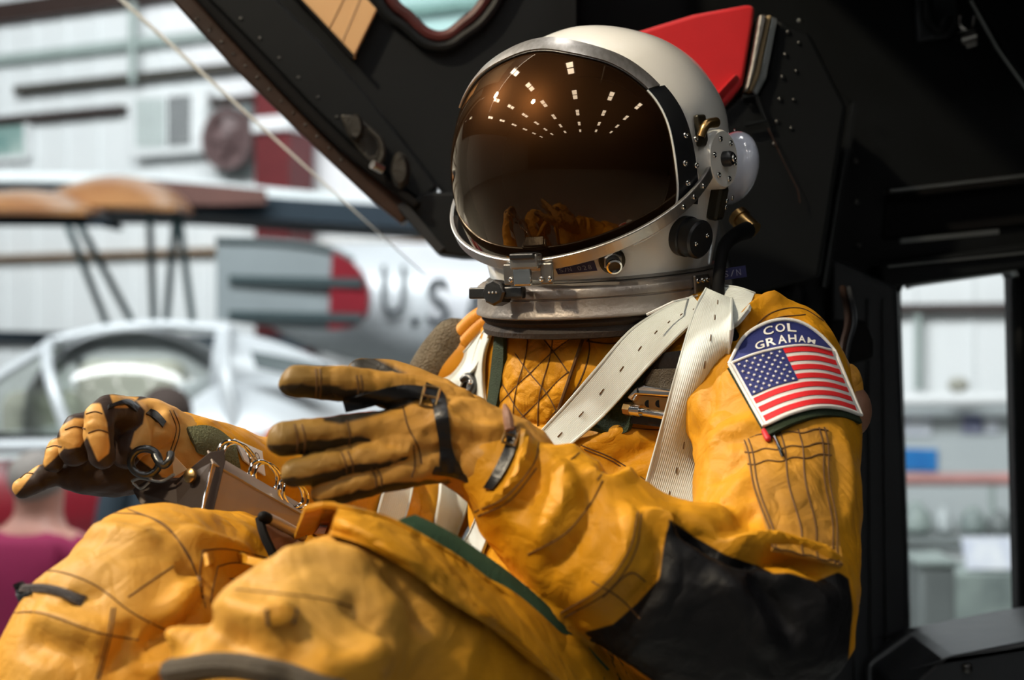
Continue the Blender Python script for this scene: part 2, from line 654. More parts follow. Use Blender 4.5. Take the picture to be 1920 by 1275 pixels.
# ------------------------------------------------------------------ jet with U.S.A. lettering
DJ = 9.0
jt = empty('jet_aircraft', (P(760, 600, DJ).x, DJ, 0), label='silver jet with large navy U.S.A. lettering behind the other aircraft', cat='aircraft')
jet_f = tube([P(480, 552, DJ + 0.5), P(580, 555, DJ + 0.45), P(760, 575, DJ + 0.3), P(1000, 590, DJ + 0.1), P(1300, 600, DJ)], [0.15, 0.33, 0.42, 0.42, 0.40], 40, sm=6)
obj('fuselage', jet_f, 'jet_silver', jt)
JB = bvh_of(jet_f)
# stubby wing with a red tip standing out towards us
tipout = catmull([(405, 452), (520, 455), (610, 468), (660, 492), (688, 535), (686, 585), (660, 612), (600, 618), (500, 612), (405, 600)], 5)
obj('wing', plate([P(x, y, DJ - 0.5) for x, y in tipout], (0, 0.12, 0)), 'jet_grey', jt, smooth=False, bevel=0.02)
redp = [q for q in tipout if q[0] >= 612] 
obj('wing_tip', plate([P(x, y, DJ - 0.54) for x, y in redp], (0, 0.2, 0)), 'jet_red', jt, smooth=False, bevel=0.02)
for y in (530, 596):
    obj('wing_groove', beam(P(430, y - 6, DJ - 0.51), P(680, y, DJ - 0.55), 0.03, 0.05), 'jet_dark', jt, smooth=False)
obj('wing_edge', tube([P(405, 450, DJ - 0.5), P(520, 454, DJ - 0.5), P(612, 467, DJ - 0.5), P(662, 490, DJ - 0.5)], 0.022, 8, sm=4), 'jet_dark', jt)


def stamp(txt, x0, y0, x1, y1, bvh, m, parent, slope=0.0, off=0.04, one=True):
    """a flat letter laid onto the surface behind it"""
    V, Fs = text_vf(txt)
    xs = [v.x for v in V]
    ys = [v.y for v in V]
    lo, hi, lo2, hi2 = min(xs), max(xs), min(ys), max(ys)
    out = []
    for v in V:
        u, w = (v.x - lo) / (hi - lo), (v.y - lo2) / (hi2 - lo2)
        px, py = x0 + (x1 - x0) * u, y1 + (y0 - y1) * w + slope * u * (x1 - x0)
        h = hit(bvh, px, py)
        out.append((h[0] + h[1] * off) if h[0] is not None else P(px, py, DJ))
    return obj('letter', (out, Fs), m, parent, smooth=False)


for ch, x0, y0, x1, y1 in (('U', 719, 505, 763, 592), ('S', 803, 526, 846, 608), ('A', 873, 540, 915, 612)):
    stamp(ch, x0, y0, x1, y1, JB, 'letter_navy', jt)
for x, y in ((779, 602), (858, 614)):
    h = hit(JB, x, y)
    obj('letter_dot', ellipsoid(h[0], [(0.03, 0, 0), (0, 0.02, 0), (0, 0, 0.03)], 12, 8), 'letter_navy', jt)

# ------------------------------------------------------------------ trainer with the bubble canopy, nearer
DT = 7.4
tr = empty('trainer_aircraft', (P(300, 700, DT).x, DT, 0), label='silver trainer with glass bubble canopy and an orange-red stripe', cat='aircraft')
trf = tube([P(-500, 990, DT), P(-150, 970, DT), P(150, 945, DT), P(420, 900, DT), P(620, 850, DT + 0.2), P(900, 800, DT + 0.5), P(1300, 770, DT + 0.9)],
           [0.40, 0.42, 0.43, 0.55, 0.46, 0.30, 0.22], 48, sm=6)
obj('fuselage', trf, 'jet_silver', tr)
TB = bvh_of(trf)


def lay(bvh, fpx, nu, nv, off, th, m, parent, name):
    G = []
    for i in range(nu):
        row = []
        for j in range(nv):
            px, py = fpx(i / (nu - 1), j / (nv - 1))
            h = hit(bvh, px, py)
            if h[0] is None:
                row.append(row[-1] if row else P(px, py, DT))
            else:
                row.append(h[0] - (h[0] - CAMPOS).normalized() * off)
        G.append(row)
    return obj(name, sheet(G, th), m, parent)


def lerp(a, b, t):
    return a + (b - a) * t


lay(TB, lambda u, v: (lerp(-300, 190, u), lerp(lerp(872, 858, u), lerp(1060, 1010, u), v)), 14, 8, 0.02, 0.01, 'jet_red', tr, 'stripe')
lay(TB, lambda u, v: (lerp(190, 700, u), lerp(lerp(858, 778, u), lerp(1010, 850, u), v)), 18, 8, 0.021, 0.01, 'jet_orange', tr, 'stripe')
# canopy: bubble over a beige cockpit
cq = P(270, 800, DT - 0.05)
can = ellipsoid(P(265, 800, DT), [Vector((0.62, 0, -0.02)), Vector((0, 0.42, 0)), Vector((0, 0, 0.52))], 40, 24)
keep = [f for f in can[1] if sum(can[0][i].z for i in f) / len(f) > P(0, 835, DT).z]
obj('canopy_glass', (can[0], keep), 'jet_glass', tr)
obj('canopy_rail', tube([P(-10, 838, DT - 0.42), P(270, 832, DT - 0.46), P(500, 815, DT - 0.44)], 0.035, 10, sm=5), 'jet_silver', tr)


def hoop(xa, xt, ya, yt, r, m, name):
    pts = []
    for k in range(13):
        t = math.pi * k / 12
        c, s = math.cos(t), math.sin(t)
        x = lerp(xa, xt, s)
        y = lerp(ya, yt, s ** 0.9)
        pts.append(P(x, y, DT) + Vector((0, -0.42 * c, 0)))
    return obj(name, tube(pts, r, 8), m, tr)


hoop(182, 100, 820, 640, 0.03, 'jet_silver', 'canopy_hoop')
hoop(470, 430, 800, 622, 0.035, 'jet_silver', 'canopy_hoop')
obj('canopy_spine', tube([P(102, 640, DT), P(200, 618, DT), P(300, 610, DT), P(430, 618, DT)], 0.03, 8, sm=4), 'jet_silver', tr)
obj('windshield_post', tube([P(104, 640, DT), P(0, 705, DT - 0.15), P(-120, 800, DT - 0.3)], 0.026, 8), 'jet_silver', tr)
obj('windshield_glass', sheet([[P(104, 642, DT - 0.02), P(182, 820, DT - 0.42)], [P(-120, 800, DT - 0.3), P(-120, 835, DT - 0.42)]], 0.01), 'jet_glass', tr)
obj('cockpit_seat', xf(Matrix.Translation(P(250, 765, DT + 0.05)), box(0.55, 0.3, 0.5)), 'cockpit_beige', tr, bevel=0.08)
obj('cockpit_seat', xf(Matrix.Translation(P(100, 800, DT + 0.1)), box(0.5, 0.3, 0.38)), 'cockpit_beige', tr, bevel=0.08)
obj('turtledeck', tube([P(400, 720, DT + 0.05), P(520, 730, DT + 0.1), P(680, 760, DT + 0.2), P(850, 790, DT + 0.4)], [0.30, 0.24, 0.14, 0.06], 28, sm=5), 'jet_silver', tr)
obj('deck_panel', sheet([[P(470, 660, DT - 0.3), P(480, 690, DT - 0.33)], [P(620, 690, DT - 0.3), P(600, 716, DT - 0.35)]], 0.02), 'jet_dark', tr)

# ------------------------------------------------------------------ visitors
def visitor(label, x, y, h, yaw, shirt, hair, hair_r):
    e = empty('person', (x, y, 0), label=label, cat='person')
    R = Matrix.Translation((x, y, 0)) @ Matrix.Rotation(yaw, 4, 'Z') @ Matrix.Scale(h / 1.75, 4)
    j = {'pel': (0, 0, .95), 'wa': (0, .01, 1.10), 'ch': (0, .0, 1.30), 'nb': (0, .02, 1.46), 'nk': (0, .01, 1.53), 'hd': (0, -.01, 1.62), 'ht': (0, 0, 1.68),
         'sl': (.17, .02, 1.42), 'el': (.24, .04, 1.12), 'wl': (.23, -.08, .88), 'hl': (.23, -.12, .80), 'sr': (-.17, .02, 1.42), 'er': (-.24, .04, 1.12), 'wr': (-.23, -.08, .88), 'hr': (-.23, -.12, .80),
         'tl': (.09, 0, .9), 'kl': (.10, -.02, .50), 'al': (.10, .03, .09), 'fl': (.11, -.13, .04), 'tr': (-.09, 0, .9), 'kr': (-.10, -.02, .50), 'ar': (-.10, .03, .09), 'fr': (-.11, -.13, .04)}
    rad = {'pel': .14, 'wa': .135, 'ch': .15, 'nb': .085, 'nk': .058, 'hd': .088, 'ht': .075, 'sl': .075, 'el': .048, 'wl': .035, 'hl': .035, 'sr': .075, 'er': .048, 'wr': .035, 'hr': .035,
           'tl': .10, 'kl': .065, 'al': .045, 'fl': .04, 'tr': .10, 'kr': .065, 'ar': .045, 'fr': .04}
    ed = ['pel-wa', 'wa-ch', 'ch-nb', 'nb-nk', 'nk-hd', 'hd-ht', 'nb-sl', 'sl-el', 'el-wl', 'wl-hl', 'nb-sr', 'sr-er', 'er-wr', 'wr-hr', 'pel-tl', 'tl-kl', 'kl-al', 'al-fl', 'pel-tr', 'tr-kr', 'kr-ar', 'ar-fr']
    names = list(j)
    me = bpy.data.meshes.new('person_body')
    me.from_pydata([j[k] for k in names], [(names.index(a), names.index(b)) for a, b in (q.split('-') for q in ed)], [])
    o = bpy.data.objects.new('body', me)
    o.modifiers.new('skin', 'SKIN')
    s = o.modifiers.new('sub', 'SUBSURF')
    s.levels = s.render_levels = 2
    me.materials.append(MATS['skin'])
    for k, sv in enumerate(me.skin_vertices[0].data):
        r = rad[names[k]]
        sv.radius = (r * (1.15 if names[k] in ('pel', 'wa', 'ch') else 1), r)
        sv.use_root = names[k] == 'pel'
    COL.objects.link(o)
    dg = bpy.context.evaluated_depsgraph_get()
    dg.update()
    ev = o.evaluated_get(dg).to_mesh()
    V = [R @ v.co for v in ev.vertices]
    Fs = [tuple(p.vertices) for p in ev.polygons]
    bpy.data.objects.remove(o)
    body = obj('body', (V, Fs), 'skin', e)
    Ri = R.inverted()

    def shell(name, sel, m, off):
        fs = [f for f in Fs if sel(Ri @ (sum((V[i] for i in f), Vector()) / len(f)))]
        used = sorted({i for f in fs for i in f})
        mp = {i: k for k, i in enumerate(used)}
        ns = body.data.vertices
        vv = [V[i] + Vector(ns[i].normal) * off for i in used]
        oo = obj(name, (vv, [tuple(mp[i] for i in f) for f in fs]), m, e)
        so = oo.modifiers.new('thick', 'SOLIDIFY')
        so.thickness = 0.006
        return oo
    shell('shirt', lambda q: .90 < q.z < 1.475 and (abs(q.x) < .2 or q.z > 1.12), shirt, .012)
    shell('trousers', lambda q: .10 < q.z < .97 and abs(q.x) < .2, 'jeans', .010)
    hd = R @ Vector((0, 0.012, 1.66))
    obj('hair', ellipsoid(hd, [R.to_3x3() @ Vector((hair_r, 0, 0)), R.to_3x3() @ Vector((0, hair_r * 1.12, 0)), R.to_3x3() @ Vector((0, 0, hair_r))], 24, 16), hair, e)
    return e


q = P(72, 900, 4.6)
visitor('visitor in a magenta shirt and jeans seen from behind', q.x, q.y, 1.80, math.radians(170), 'shirt_magenta', 'hair_grey', 0.085)
q = P(312, 900, 6.4)
visitor('visitor with dark brown hair and a slate jacket', q.x, q.y, 1.93, math.radians(190), 'shirt_slate', 'hair_brown', 0.105)

# ------------------------------------------------------------------ what shows through the cockpit's side window
obj('trim_1', wbox(1500, 760, 2600, 1050, 0.0, 0.05), 'wall_grey', kind='structure', smooth=False)
pr = obj('wall_pipe', tube([wallpt(1500, 752, 0.35), wallpt(2400, 742, 0.35)], 0.055, 16), 'white_paint', label='thick white pipe running level along the wall beyond the side window', cat='pipe')
lampq = wallpt(1797, 722, 0.3)
obj('wall_lantern', ellipsoid(lampq, [(0.08, 0, 0), (0, 0.08, 0), (0, 0, 0.06)], 16, 10), 'cockpit_beige', label='small cream bulkhead lantern just above the white wall pipe', cat='lamp')
for nm, x0, y0, x1, y1, m, lab in (('poster', 1690, 842, 1757, 882, 'poster_blue', 'bright blue poster on the grey wall above the pink rail'),
                                   ('notice', 1690, 778, 1746, 816, 'poster_white', 'white printed notice on the grey wall over the blue poster'),
                                   ('notice', 1803, 778, 1842, 812, 'poster_indigo', 'indigo printed notice in the middle of the grey wall'),
                                   ('notice', 1848, 786, 1872, 812, 'poster_white', 'small pale notice beside the indigo one')):
    obj(nm, wbox(x0, y0, x1, y1, 0.06, 0.075), m, label=lab, cat='poster', smooth=False)
rl = empty('barrier_rail', wallpt(1800, 1010, 1.4), label='pink barrier rail on thin posts in front of the wall', cat='railing')
obj('rail', tube([wallpt(1500, 900, 1.4), wallpt(2400, 896, 1.4)], 0.045, 12), 'rail_pink', rl)
for x in (1640, 1860, 2080):
    a = wallpt(x, 900, 1.4)
    obj('post', tube([a, Vector((a.x, a.y, 0))], 0.02, 8), 'girt_pale', rl)


def on_floor_box(px, y0, y1, wpx, d, m, name, lab, cat, dep=0.5):
    a, b = P(px, y0, d), P(px, y1, d)
    w = wpx * d / FPX
    e = empty(name, (a.x, d, max(b.z, 0)), label=lab, cat=cat)
    return e, a, b, w


random.seed(3)
ct, a, b, w = on_floor_box(1800, 920, 1010, 260, 8.6, 'case_green', 'display_table', 'long low display table with models under the pink rail', 'table')
zt = P(1800, 1010, 8.6).z
obj('table_top', xf(Matrix.Translation((a.x + 0.3, 8.7, zt)), box(2.6, 0.7, 0.05)), 'bin_grey', ct, bevel=0.01)
for sx in (-0.9, 1.5):
    obj('leg', xf(Matrix.Translation((a.x + sx, 8.7, zt / 2)), box(0.06, 0.5, zt)), 'bin_grey', ct, smooth=False)
labs = ['grey-green model hull on the display table beside the window post', 'pale model block near the table middle', 'dark model turret on the far end of the display table', 'low green crate on the display table', 'tall slate model tail on the display table']
for k, (x, y, ww, hh, m) in enumerate(((1722, 960, 60, 60, 'case_green'), (1775, 972, 34, 50, 'wall_grey'), (1830, 968, 50, 50, 'case_green'), (1880, 975, 46, 44, 'bin_grey'), (1960, 985, 24, 30, 'case_green'))):
    c = P(x, 0, 8.6)
    hw = ww * 8.6 / FPX
    hz = hh * 8.6 / FPX
    prof = [(0.6, 0), (1.0, 0.15), (0.95, 0.6), (0.6, 0.8), (0.3, 1.0)]
    obj('display_model', xf(Matrix.Translation((c.x, 8.65, zt + 0.025)), lathe([(r * hw / 2, z * hz) for r, z in prof], 14)), m, label=labs[k], cat='model', smooth=True)
cb = P(1742, 1100, 6.8)
bn = empty('waste_bin', (cb.x, 6.8, 0), label='grey waste bin with a flat lid behind the side window', cat='bin')
zt = P(1742, 1048, 6.8).z
obj('bin_body', xf(Matrix.Translation((cb.x, 6.8, zt / 2)), box(0.17, 0.3, zt - 0.02)), 'bin_grey', bn, bevel=0.02)
obj('bin_lid', xf(Matrix.Translation((cb.x, 6.8, zt)), box(0.19, 0.32, 0.03)), 'case_green', bn, bevel=0.01)
cs = P(1850, 1040, 7.6)
ds = empty('showcase', (cs.x, 7.6, 0), label='pale low showcase with a lit sign standing on the hangar floor', cat='showcase')
obj('showcase_body', xf(Matrix.Translation((cs.x, 7.6, P(0, 1060, 7.6).z / 2)), box(0.5, 0.4, P(0, 1060, 7.6).z)), 'case_green', ds, bevel=0.02)
obj('sign_board', xf(Matrix.Translation((cs.x, 7.45, P(0, 1030, 7.6).z)) @ Matrix.Rotation(-0.5, 4, 'X'), box(0.34, 0.02, 0.18)), 'poster_white', ds, smooth=False)

# ================================================================== cockpit of the aircraft the figure sits in
mat('black_paint', (0.0040, 0.0048, 0.0055), 0.5, 0.0, spec=0.18, bump=0.03, bscale=60, var=0.5, vscale=6, col2=(0.007, 0.009, 0.011))
mat('black_matte', (0.003, 0.003, 0.0035), 0.7, spec=0.15, var=0.3, vscale=6)
mat('slate_panel', (0.0042, 0.0055, 0.0068), 0.5, spec=0.22, bump=0.03, bscale=80, var=0.5, vscale=5, col2=(0.007, 0.009, 0.011))
mat('brown_rim', (0.045, 0.021, 0.013), 0.45, 0.2, bump=0.08, bscale=80, var=0.7, vscale=12, col2=(0.008, 0.006, 0.005))
mat('red_rubber', (0.09, 0.008, 0.008), 0.5, var=0.7, vscale=10, col2=(0.02, 0.005, 0.005))
mat('placard_tan', (0.70, 0.42, 0.20), 0.45, var=0.3, vscale=6, col2=(0.62, 0.38, 0.18))
mat('placard_line', (0.30, 0.17, 0.08), 0.5)
mat('post_grey', (0.034, 0.038, 0.044), 0.4, 0.1, spec=0.4, bump=0.05, bscale=40, var=0.6, vscale=5, col2=(0.015, 0.016, 0.018))
mat('worn_steel', (0.42, 0.40, 0.37), 0.35, 1.0, bump=0.06, bscale=150, var=0.6, vscale=30, col2=(0.18, 0.16, 0.14))
mat('dark_steel', (0.10, 0.10, 0.10), 0.35, 1.0, bump=0.05, bscale=150, var=0.6, vscale=30)
mat('chrome', (0.80, 0.78, 0.75), 0.12, 1.0, var=0.3, vscale=60, col2=(0.5, 0.48, 0.45))
mat('brass', (0.48, 0.30, 0.12), 0.3, 1.0, var=0.5, vscale=40, col2=(0.2, 0.12, 0.05))
mat('red_cloth', (0.62, 0.004, 0.010), 0.55, bump=0.08, bscale=500, var=0.25, vscale=30, col2=(0.5, 0.003, 0.008), sheen=0.2)
mat('tan_strip', (0.45, 0.33, 0.18), 0.6, var=0.4, vscale=40)
mat('window_frame_metal', (0.30, 0.32, 0.32), 0.3, 0.9, var=0.4, vscale=20)
mat('edge_white', (0.85, 0.87, 0.86), 0.25)
glassy('window_teal_glass', (0.72, 0.86, 0.84), 0.6, 0.03)

canopy = empty('aircraft_canopy', P(640, 480, 1.9), label='black raised canopy frame slanting down from the top with tan placard', cat='canopy')
DCN = 1.85
edge_dir = Vector((0, 0.05, 0))


def band(name, pix, d, th, m, parent=canopy, bevel=0.004, holes=()):
    return obj(name, plate(ppoly(pix, d), (0, th, 0), [ppoly(h, d) for h in holes]), m, parent, smooth=False, bevel=bevel)


# rim with its rivets
band('rim', [(60, -300), (322, 0), (434, 124), (545, 233), (612, 297), (691, 371), (752, 420), (778, 392), (726, 352), (640, 282), (560, 205), (470, 110), (368, 0), (110, -300)], DCN - 0.02, 0.05, 'brown_rim')
band('rail', [(110, -300), (368, 0), (470, 110), (560, 205), (640, 282), (726, 352), (778, 392), (790, 380), (735, 338), (655, 268), (575, 190), (490, 100), (392, 0), (130, -300)], DCN - 0.05, 0.08, 'black_matte')
band('side_panel', [(130, -300), (392, 0), (490, 100), (575, 190), (655, 268), (735, 338), (790, 380), (820, 350), (760, 270), (690, 180), (600, 80), (520, 0), (260, -300)], DCN, 0.05, 'slate_panel')
hole = catmull([(640, -200), (725, -15), (768, 32), (800, 62), (832, 68), (862, 50), (915, -8), (1000, -200)], 5)
band('inner_shell', [(260, -300), (520, 0), (600, 80), (690, 180), (760, 270), (820, 350), (860, 400), (1000, 420), (1080, 300), (1080, -1000), (-350, -1000)], DCN + 0.04, 0.06, 'slate_panel',
     holes=[hole])
# window in the shell
hin = [(x + (x - 825) * 0.0, y) for x, y in hole]
obj('window_pane', plate(ppoly(hole, DCN + 0.07), (0, 0.012, 0)), 'window_teal_glass', canopy, smooth=False)
hp = [P(x, y, DCN + 0.035) for x, y in hole]
obj('window_seal', tube(hp, 0.008, 8), 'red_rubber', canopy)
hp2 = [P(x + (x - 825) * 0.14, y + (14 if y > -50 else 0) + 6, DCN + 0.03) for x, y in hole]
obj('window_surround', tube(hp2, 0.007, 8), 'black_paint', canopy)
# placard
pl = band('placard', [(545, -24), (567, 0), (592, 26), (664, 103), (706, 17), (690, 0), (640, -52)], DCN + 0.02, 0.012, 'placard_tan', bevel=0.001)
band('placard_edge', [(520, -40), (560, 0), (662, 112), (664, 103), (567, 0), (530, -40)], DCN + 0.012, 0.02, 'black_matte', bevel=0)
for (a, b) in (((618, 52), (655, -22)), ((642, 78), (678, -8))):
    obj('placard_line', tube([P(*a, DCN + 0.0195), P(*b, DCN + 0.0195)], 0.0006, 5), 'placard_line', pl)
obj('placard_screw', ellipsoid(P(664, 108, DCN + 0.015), [(0.003, 0, 0), (0, 0.003, 0), (0, 0, 0.003)], 10, 6), 'brass', canopy)
# lower corner piece of the canopy
band('corner_block', [(744, 391), (819, 475), (864, 481), (1000, 485), (1000, 360), (800, 360)], DCN - 0.03, 0.08, 'slate_panel')
obj('corner_strip', beam(P(752, 382, DCN - 0.035), P(826, 470, DCN - 0.035), 0.01, 0.012), 'post_grey', canopy, smooth=False)
riv = mesh_of('rivet', ellipsoid((0, 0, 0), [(0.0028, 0, 0), (0, 0.0016, 0), (0, 0, 0.0028)], 8, 6))
riv.materials.append(MATS['dark_steel'])


def rivets(pix0, pix1, n, d, parent, s=1.0):
    for k in range(n):
        t = k / max(n - 1, 1)
        link(bpy.data.objects.new('rivet', riv), parent, Matrix.Translation(P(lerp(pix0[0], pix1[0], t), lerp(pix0[1], pix1[1], t), d)) @ Matrix.Scale(s, 4))


rivets((370, 35), (640, 300), 13, DCN - 0.0205, canopy, 0.7)
rivets((452, 35), (740, 330), 9, DCN - 0.0005, canopy, 0.8)
# canopy latch on the rail
mat('latch_metal', (0.05, 0.047, 0.042), 0.5, 0.7, bump=0.2, bscale=120, var=0.6, vscale=60)
lt = empty('canopy_latch', P(700, 300, DCN - 0.06), label='worn steel latch mechanism on the canopy rail', cat='latch')
obj('latch_plate', plate(ppoly([(636, 214), (672, 216), (705, 245), (722, 290), (700, 322), (680, 296), (650, 250)], DCN - 0.045), (0, 0.03, 0)), 'latch_metal', lt, smooth=False, bevel=0.004)
obj('latch_cam', xf(mtx(P(668, 240, DCN - 0.05), (0, -1, 0)), lathe([(0.004, 0.012), (0.010, 0.012), (0.013, 0.004), (0.013, -0.005)], 20, 1.3, 0.7)), 'latch_metal', lt)
obj('latch_hook', tube([P(690, 240, DCN - 0.06), P(712, 262, DCN - 0.06), P(718, 290, DCN - 0.06), P(708, 312, DCN - 0.06)], [0.003, 0.004, 0.004, 0.003], 10, sm=4), 'latch_metal', lt)
obj('latch_pin', tube([P(698, 308, DCN - 0.07), P(716, 318, DCN - 0.06)], 0.006, 12), 'worn_steel', lt)
obj('latch_boss', xf(mtx(P(750, 320, DCN - 0.05), (0, -1, 0)), lathe([(0.004, 0.01), (0.012, 0.01), (0.018, 0.003), (0.018, -0.008)], 20, 1.3, 0.7)), 'latch_metal', lt)

# plexiglass shield beyond the figure: one polished edge runs across the view
sh = empty('plexiglass_shield', P(500, 1100, 2.3), label='clear plexiglass shield whose pale edge slants across the hangar view', cat='shield')
shp = ppoly([(-700, -860), (228, 0), (802, 520), (830, 1300), (-900, 1300)], 2.25)
obj('pane', plate(shp, (0, 0.004, 0)), 'pane_clear', sh, smooth=False)
obj('pane_edge', tube([P(-700, -860, 2.248), P(228, 0, 2.248), P(802, 520, 2.248)], [0.003, 0.0034, 0.0008], 8), 'edge_white', sh)

# ------------------------------------------------------------------ bulkhead behind the seat with the side window
DBK = 2.05
bk = empty('cockpit_bulkhead', P(1500, 1275, DBK), label='black cockpit wall behind the seat with a tall side window', cat='bulkhead')
whole = [(1690, 548), (1697, 533), (1712, 528), (1886, 503), (1900, 505), (1908, 520), (1913, 760), (1922, 1130), (1930, 1420), (1716, 1420), (1704, 1000)]
band('wall_panel', [(1010, -1000), (2700, -1000), (2700, 1900), (1010, 1900)], DBK, 0.06, 'black_paint', bk, holes=[whole])
fr = [P(x, y, DBK - 0.002) for x, y in whole]
obj('window_frame', tube(fr[1:6], 0.008, 8), 'window_frame_metal', bk)
obj('window_frame', tube(fr[5:9], 0.010, 8), 'black_paint', bk)
obj('window_pane', plate([P(x, y, DBK + 0.03) for x, y in whole], (0, 0.006, 0)), 'pane_clear', bk, smooth=False)
# post left of the window, ribbed
band('window_post', [(1560, 480), (1688, 540), (1706, 1000), (1716, 1420), (1556, 1420)], DBK - 0.10, 0.09, 'post_grey', bk, bevel=0.01)
for x in (1600, 1632, 1660):
    obj('post_rib', beam(P(x, 560, DBK - 0.105), P(x + 8, 1420, DBK - 0.105), 0.006, 0.008), 'post_grey', bk, smooth=False)
# beams over the window
obj('lintel', beam(P(1640, 520, DBK - 0.04), P(2300, 428, DBK - 0.04), 0.06, 0.035), 'black_paint', bk, smooth=False, bevel=0.005)
obj('lintel_trim', beam(P(1688, 452, DBK - 0.06), P(1872, 434, DBK - 0.06), 0.006, 0.007), 'window_frame_metal', bk, smooth=False)
obj('lintel_trim', beam(P(1665, 500, DBK - 0.075), P(2000, 466, DBK - 0.075), 0.004, 0.003), 'window_frame_metal', bk, smooth=False)
obj('stringer', beam(P(1664, 360, DBK - 0.03), P(2100, 310, DBK - 0.03), 0.03, 0.004), 'window_frame_metal', bk, smooth=False)
band('recess_panel', [(1665, 352), (1930, 322), (1930, 420), (1655, 448)], DBK - 0.008, 0.03, 'black_matte', bk)
obj('rib_edge', beam(P(1600, 195, DBK - 0.12), P(1545, 540, DBK - 0.12), 0.03, 0.006), 'slate_panel', bk, smooth=False)
band('rib_plate', [(1430, 60), (1600, 190), (1545, 560), (1560, 1420), (1430, 1420)], DBK - 0.11, 0.06, 'black_paint', bk)
rivets((1500, 40), (1470, 280), 7, DBK - 0.112, bk, 1.3)
rivets((1606, 300), (1610, 460), 3, DBK - 0.004, bk, 1.8)
obj('brace', beam(P(1822, -20, DBK - 0.06), P(1930, 170, DBK - 0.06), 0.01, 0.006), 'slate_panel', bk, smooth=False)
obj('cable', tube([P(1820, 0, DBK - 0.07), P(1870, 90, DBK - 0.07), P(1930, 175, DBK - 0.07)], 0.003, 8), 'window_frame_metal', bk)
# shackle on the upper wall
sk = empty('wall_shackle', P(1770, 75, DBK), label='steel shackle on a square dark plate at the top of the black wall', cat='bracket')
obj('base_plate', plate(ppoly([(1718, -20), (1722, 78), (1782, 68), (1800, 40), (1790, -20)], DBK - 0.012), (0, 0.012, 0)), 'post_grey', sk, smooth=False, bevel=0.003)
obj('ring', tube([P(1738, 0, DBK - 0.03), P(1742, 40, DBK - 0.03), P(1762, 55, DBK - 0.03), P(1775, 30, DBK - 0.03)], 0.009, 10, sm=4), 'black_paint', sk)
obj('bolt', tube([P(1798, 74, DBK - 0.05), P(1826, 66, DBK - 0.05)], 0.011, 16), 'chrome', sk)
obj('bolt_collar', tube([P(1810, 88, DBK - 0.05), P(1830, 82, DBK - 0.05)], 0.004, 10), 'chrome', sk)
obj('clip', tube([P(1800, 30, DBK - 0.05), P(1802, 50, DBK - 0.05), P(1822, 56, DBK - 0.05), P(1828, 30, DBK - 0.05)], 0.003, 8, sm=3), 'chrome', sk)
# console at the lower right corner
cn = empty('side_console', P(1850, 1275, 1.75), label='dark side console with a rivet in the lower right corner', cat='console')
obj('console_body', plate(ppoly([(1690, 1300), (1768, 1236), (1790, 1230), (1960, 1196), (2500, 1120), (2500, 1700), (1690, 1700)], 1.75), (0, 0.18, 0)), 'post_grey', cn, smooth=False, bevel=0.008)
link(bpy.data.objects.new('rivet', riv), cn, Matrix.Translation(P(1814, 1253, 1.747)) @ Matrix.Scale(2.4, 4))

# unseen cockpit roof and far side, added to block light from above and right
obj('roof_blocker', xf(Matrix.Translation((0.95, 1.55, 2.90)), box(1.5, 1.1, 0.04)), 'black_paint', bk, smooth=False)
obj('side_panel', xf(Matrix.Translation((1.35, 1.5, 1.9)), box(0.04, 1.15, 2.0)), 'black_paint', bk, smooth=False)  # unseen far side, added to block light from the right
# ------------------------------------------------------------------ seat: red headrest and black head box
st = empty('ejection_seat', P(1300, 1500, 1.8), label='black ejection seat with a bright red headrest behind the helmet', cat='seat')
DH = 1.66
fp = [(1150, 70), (1185, 62), (1300, 27), (1404, 8), (1416, 14), (1413, 40), (1394, 158), (1372, 185), (1340, 212), (1150, 230)]
hr = obj('headrest', plate(ppoly(fp, DH), (0.0, 0.14, 0.01)), 'red_cloth', st, smooth=True, bevel=0.012, seg=3)
obj('headrest_facet', plate([P(1150, 200, DH - 0.012), P(1330, 190, DH - 0.012), P(1384, 132, DH - 0.012), P(1396, 158, DH + 0.01), P(1372, 188, DH + 0.01), P(1340, 216, DH + 0.01), P(1150, 260, DH + 0.01)], (0, 0.05, 0)), 'red_cloth', hr, smooth=False, bevel=0.006)
band('box_edge', [(1424, 26), (1438, 26), (1416, 128), (1404, 168), (1396, 172), (1408, 120)], DH - 0.01, 0.16, 'worn_steel', st, bevel=0.003)
band('box_edge', [(1438, 28), (1447, 28), (1424, 140), (1410, 172), (1404, 168), (1416, 128)], DH - 0.004, 0.16, 'tan_strip', st, bevel=0.002)
band('box_edge', [(1447, 30), (1458, 34), (1436, 150), (1420, 180), (1410, 172), (1424, 140)], DH + 0.0, 0.16, 'window_frame_metal', st, bevel=0.002)
band('head_box', [(1457, 34), (1520, 60), (1590, 200), (1540, 520), (1380, 560), (1340, 400), (1345, 215), (1398, 172), (1420, 178), (1436, 150)], DH + 0.01, 0.24, 'black_paint', st, bevel=0.006)
obj('box_flange', tube([P(1392, 182, DH), P(1418, 180, DH), P(1436, 226, DH), P(1396, 234, DH)], 0.003, 6), 'slate_panel', st)
obj('box_seam', tube([P(1440, 240, DH), P(1468, 300, DH), P(1496, 355, DH), P(1500, 380, DH)], 0.0008, 6), 'brown_rim', st)
band('backrest', [(1060, 560), (1520, 520), (1560, 1500), (1080, 1500)], 1.80, 0.12, 'black_paint', st, bevel=0.02)
band('seat_bucket', [(900, 1700), (1560, 1700), (1540, 2100), (900, 2100)], 1.40, 0.35, 'black_paint', st, bevel=0.02)
rivets((1478, 60), (1452, 270), 6, DH + 0.008, st, 1.0)
rivets((1498, 80), (1484, 240), 4, DH + 0.008, st, 0.8)
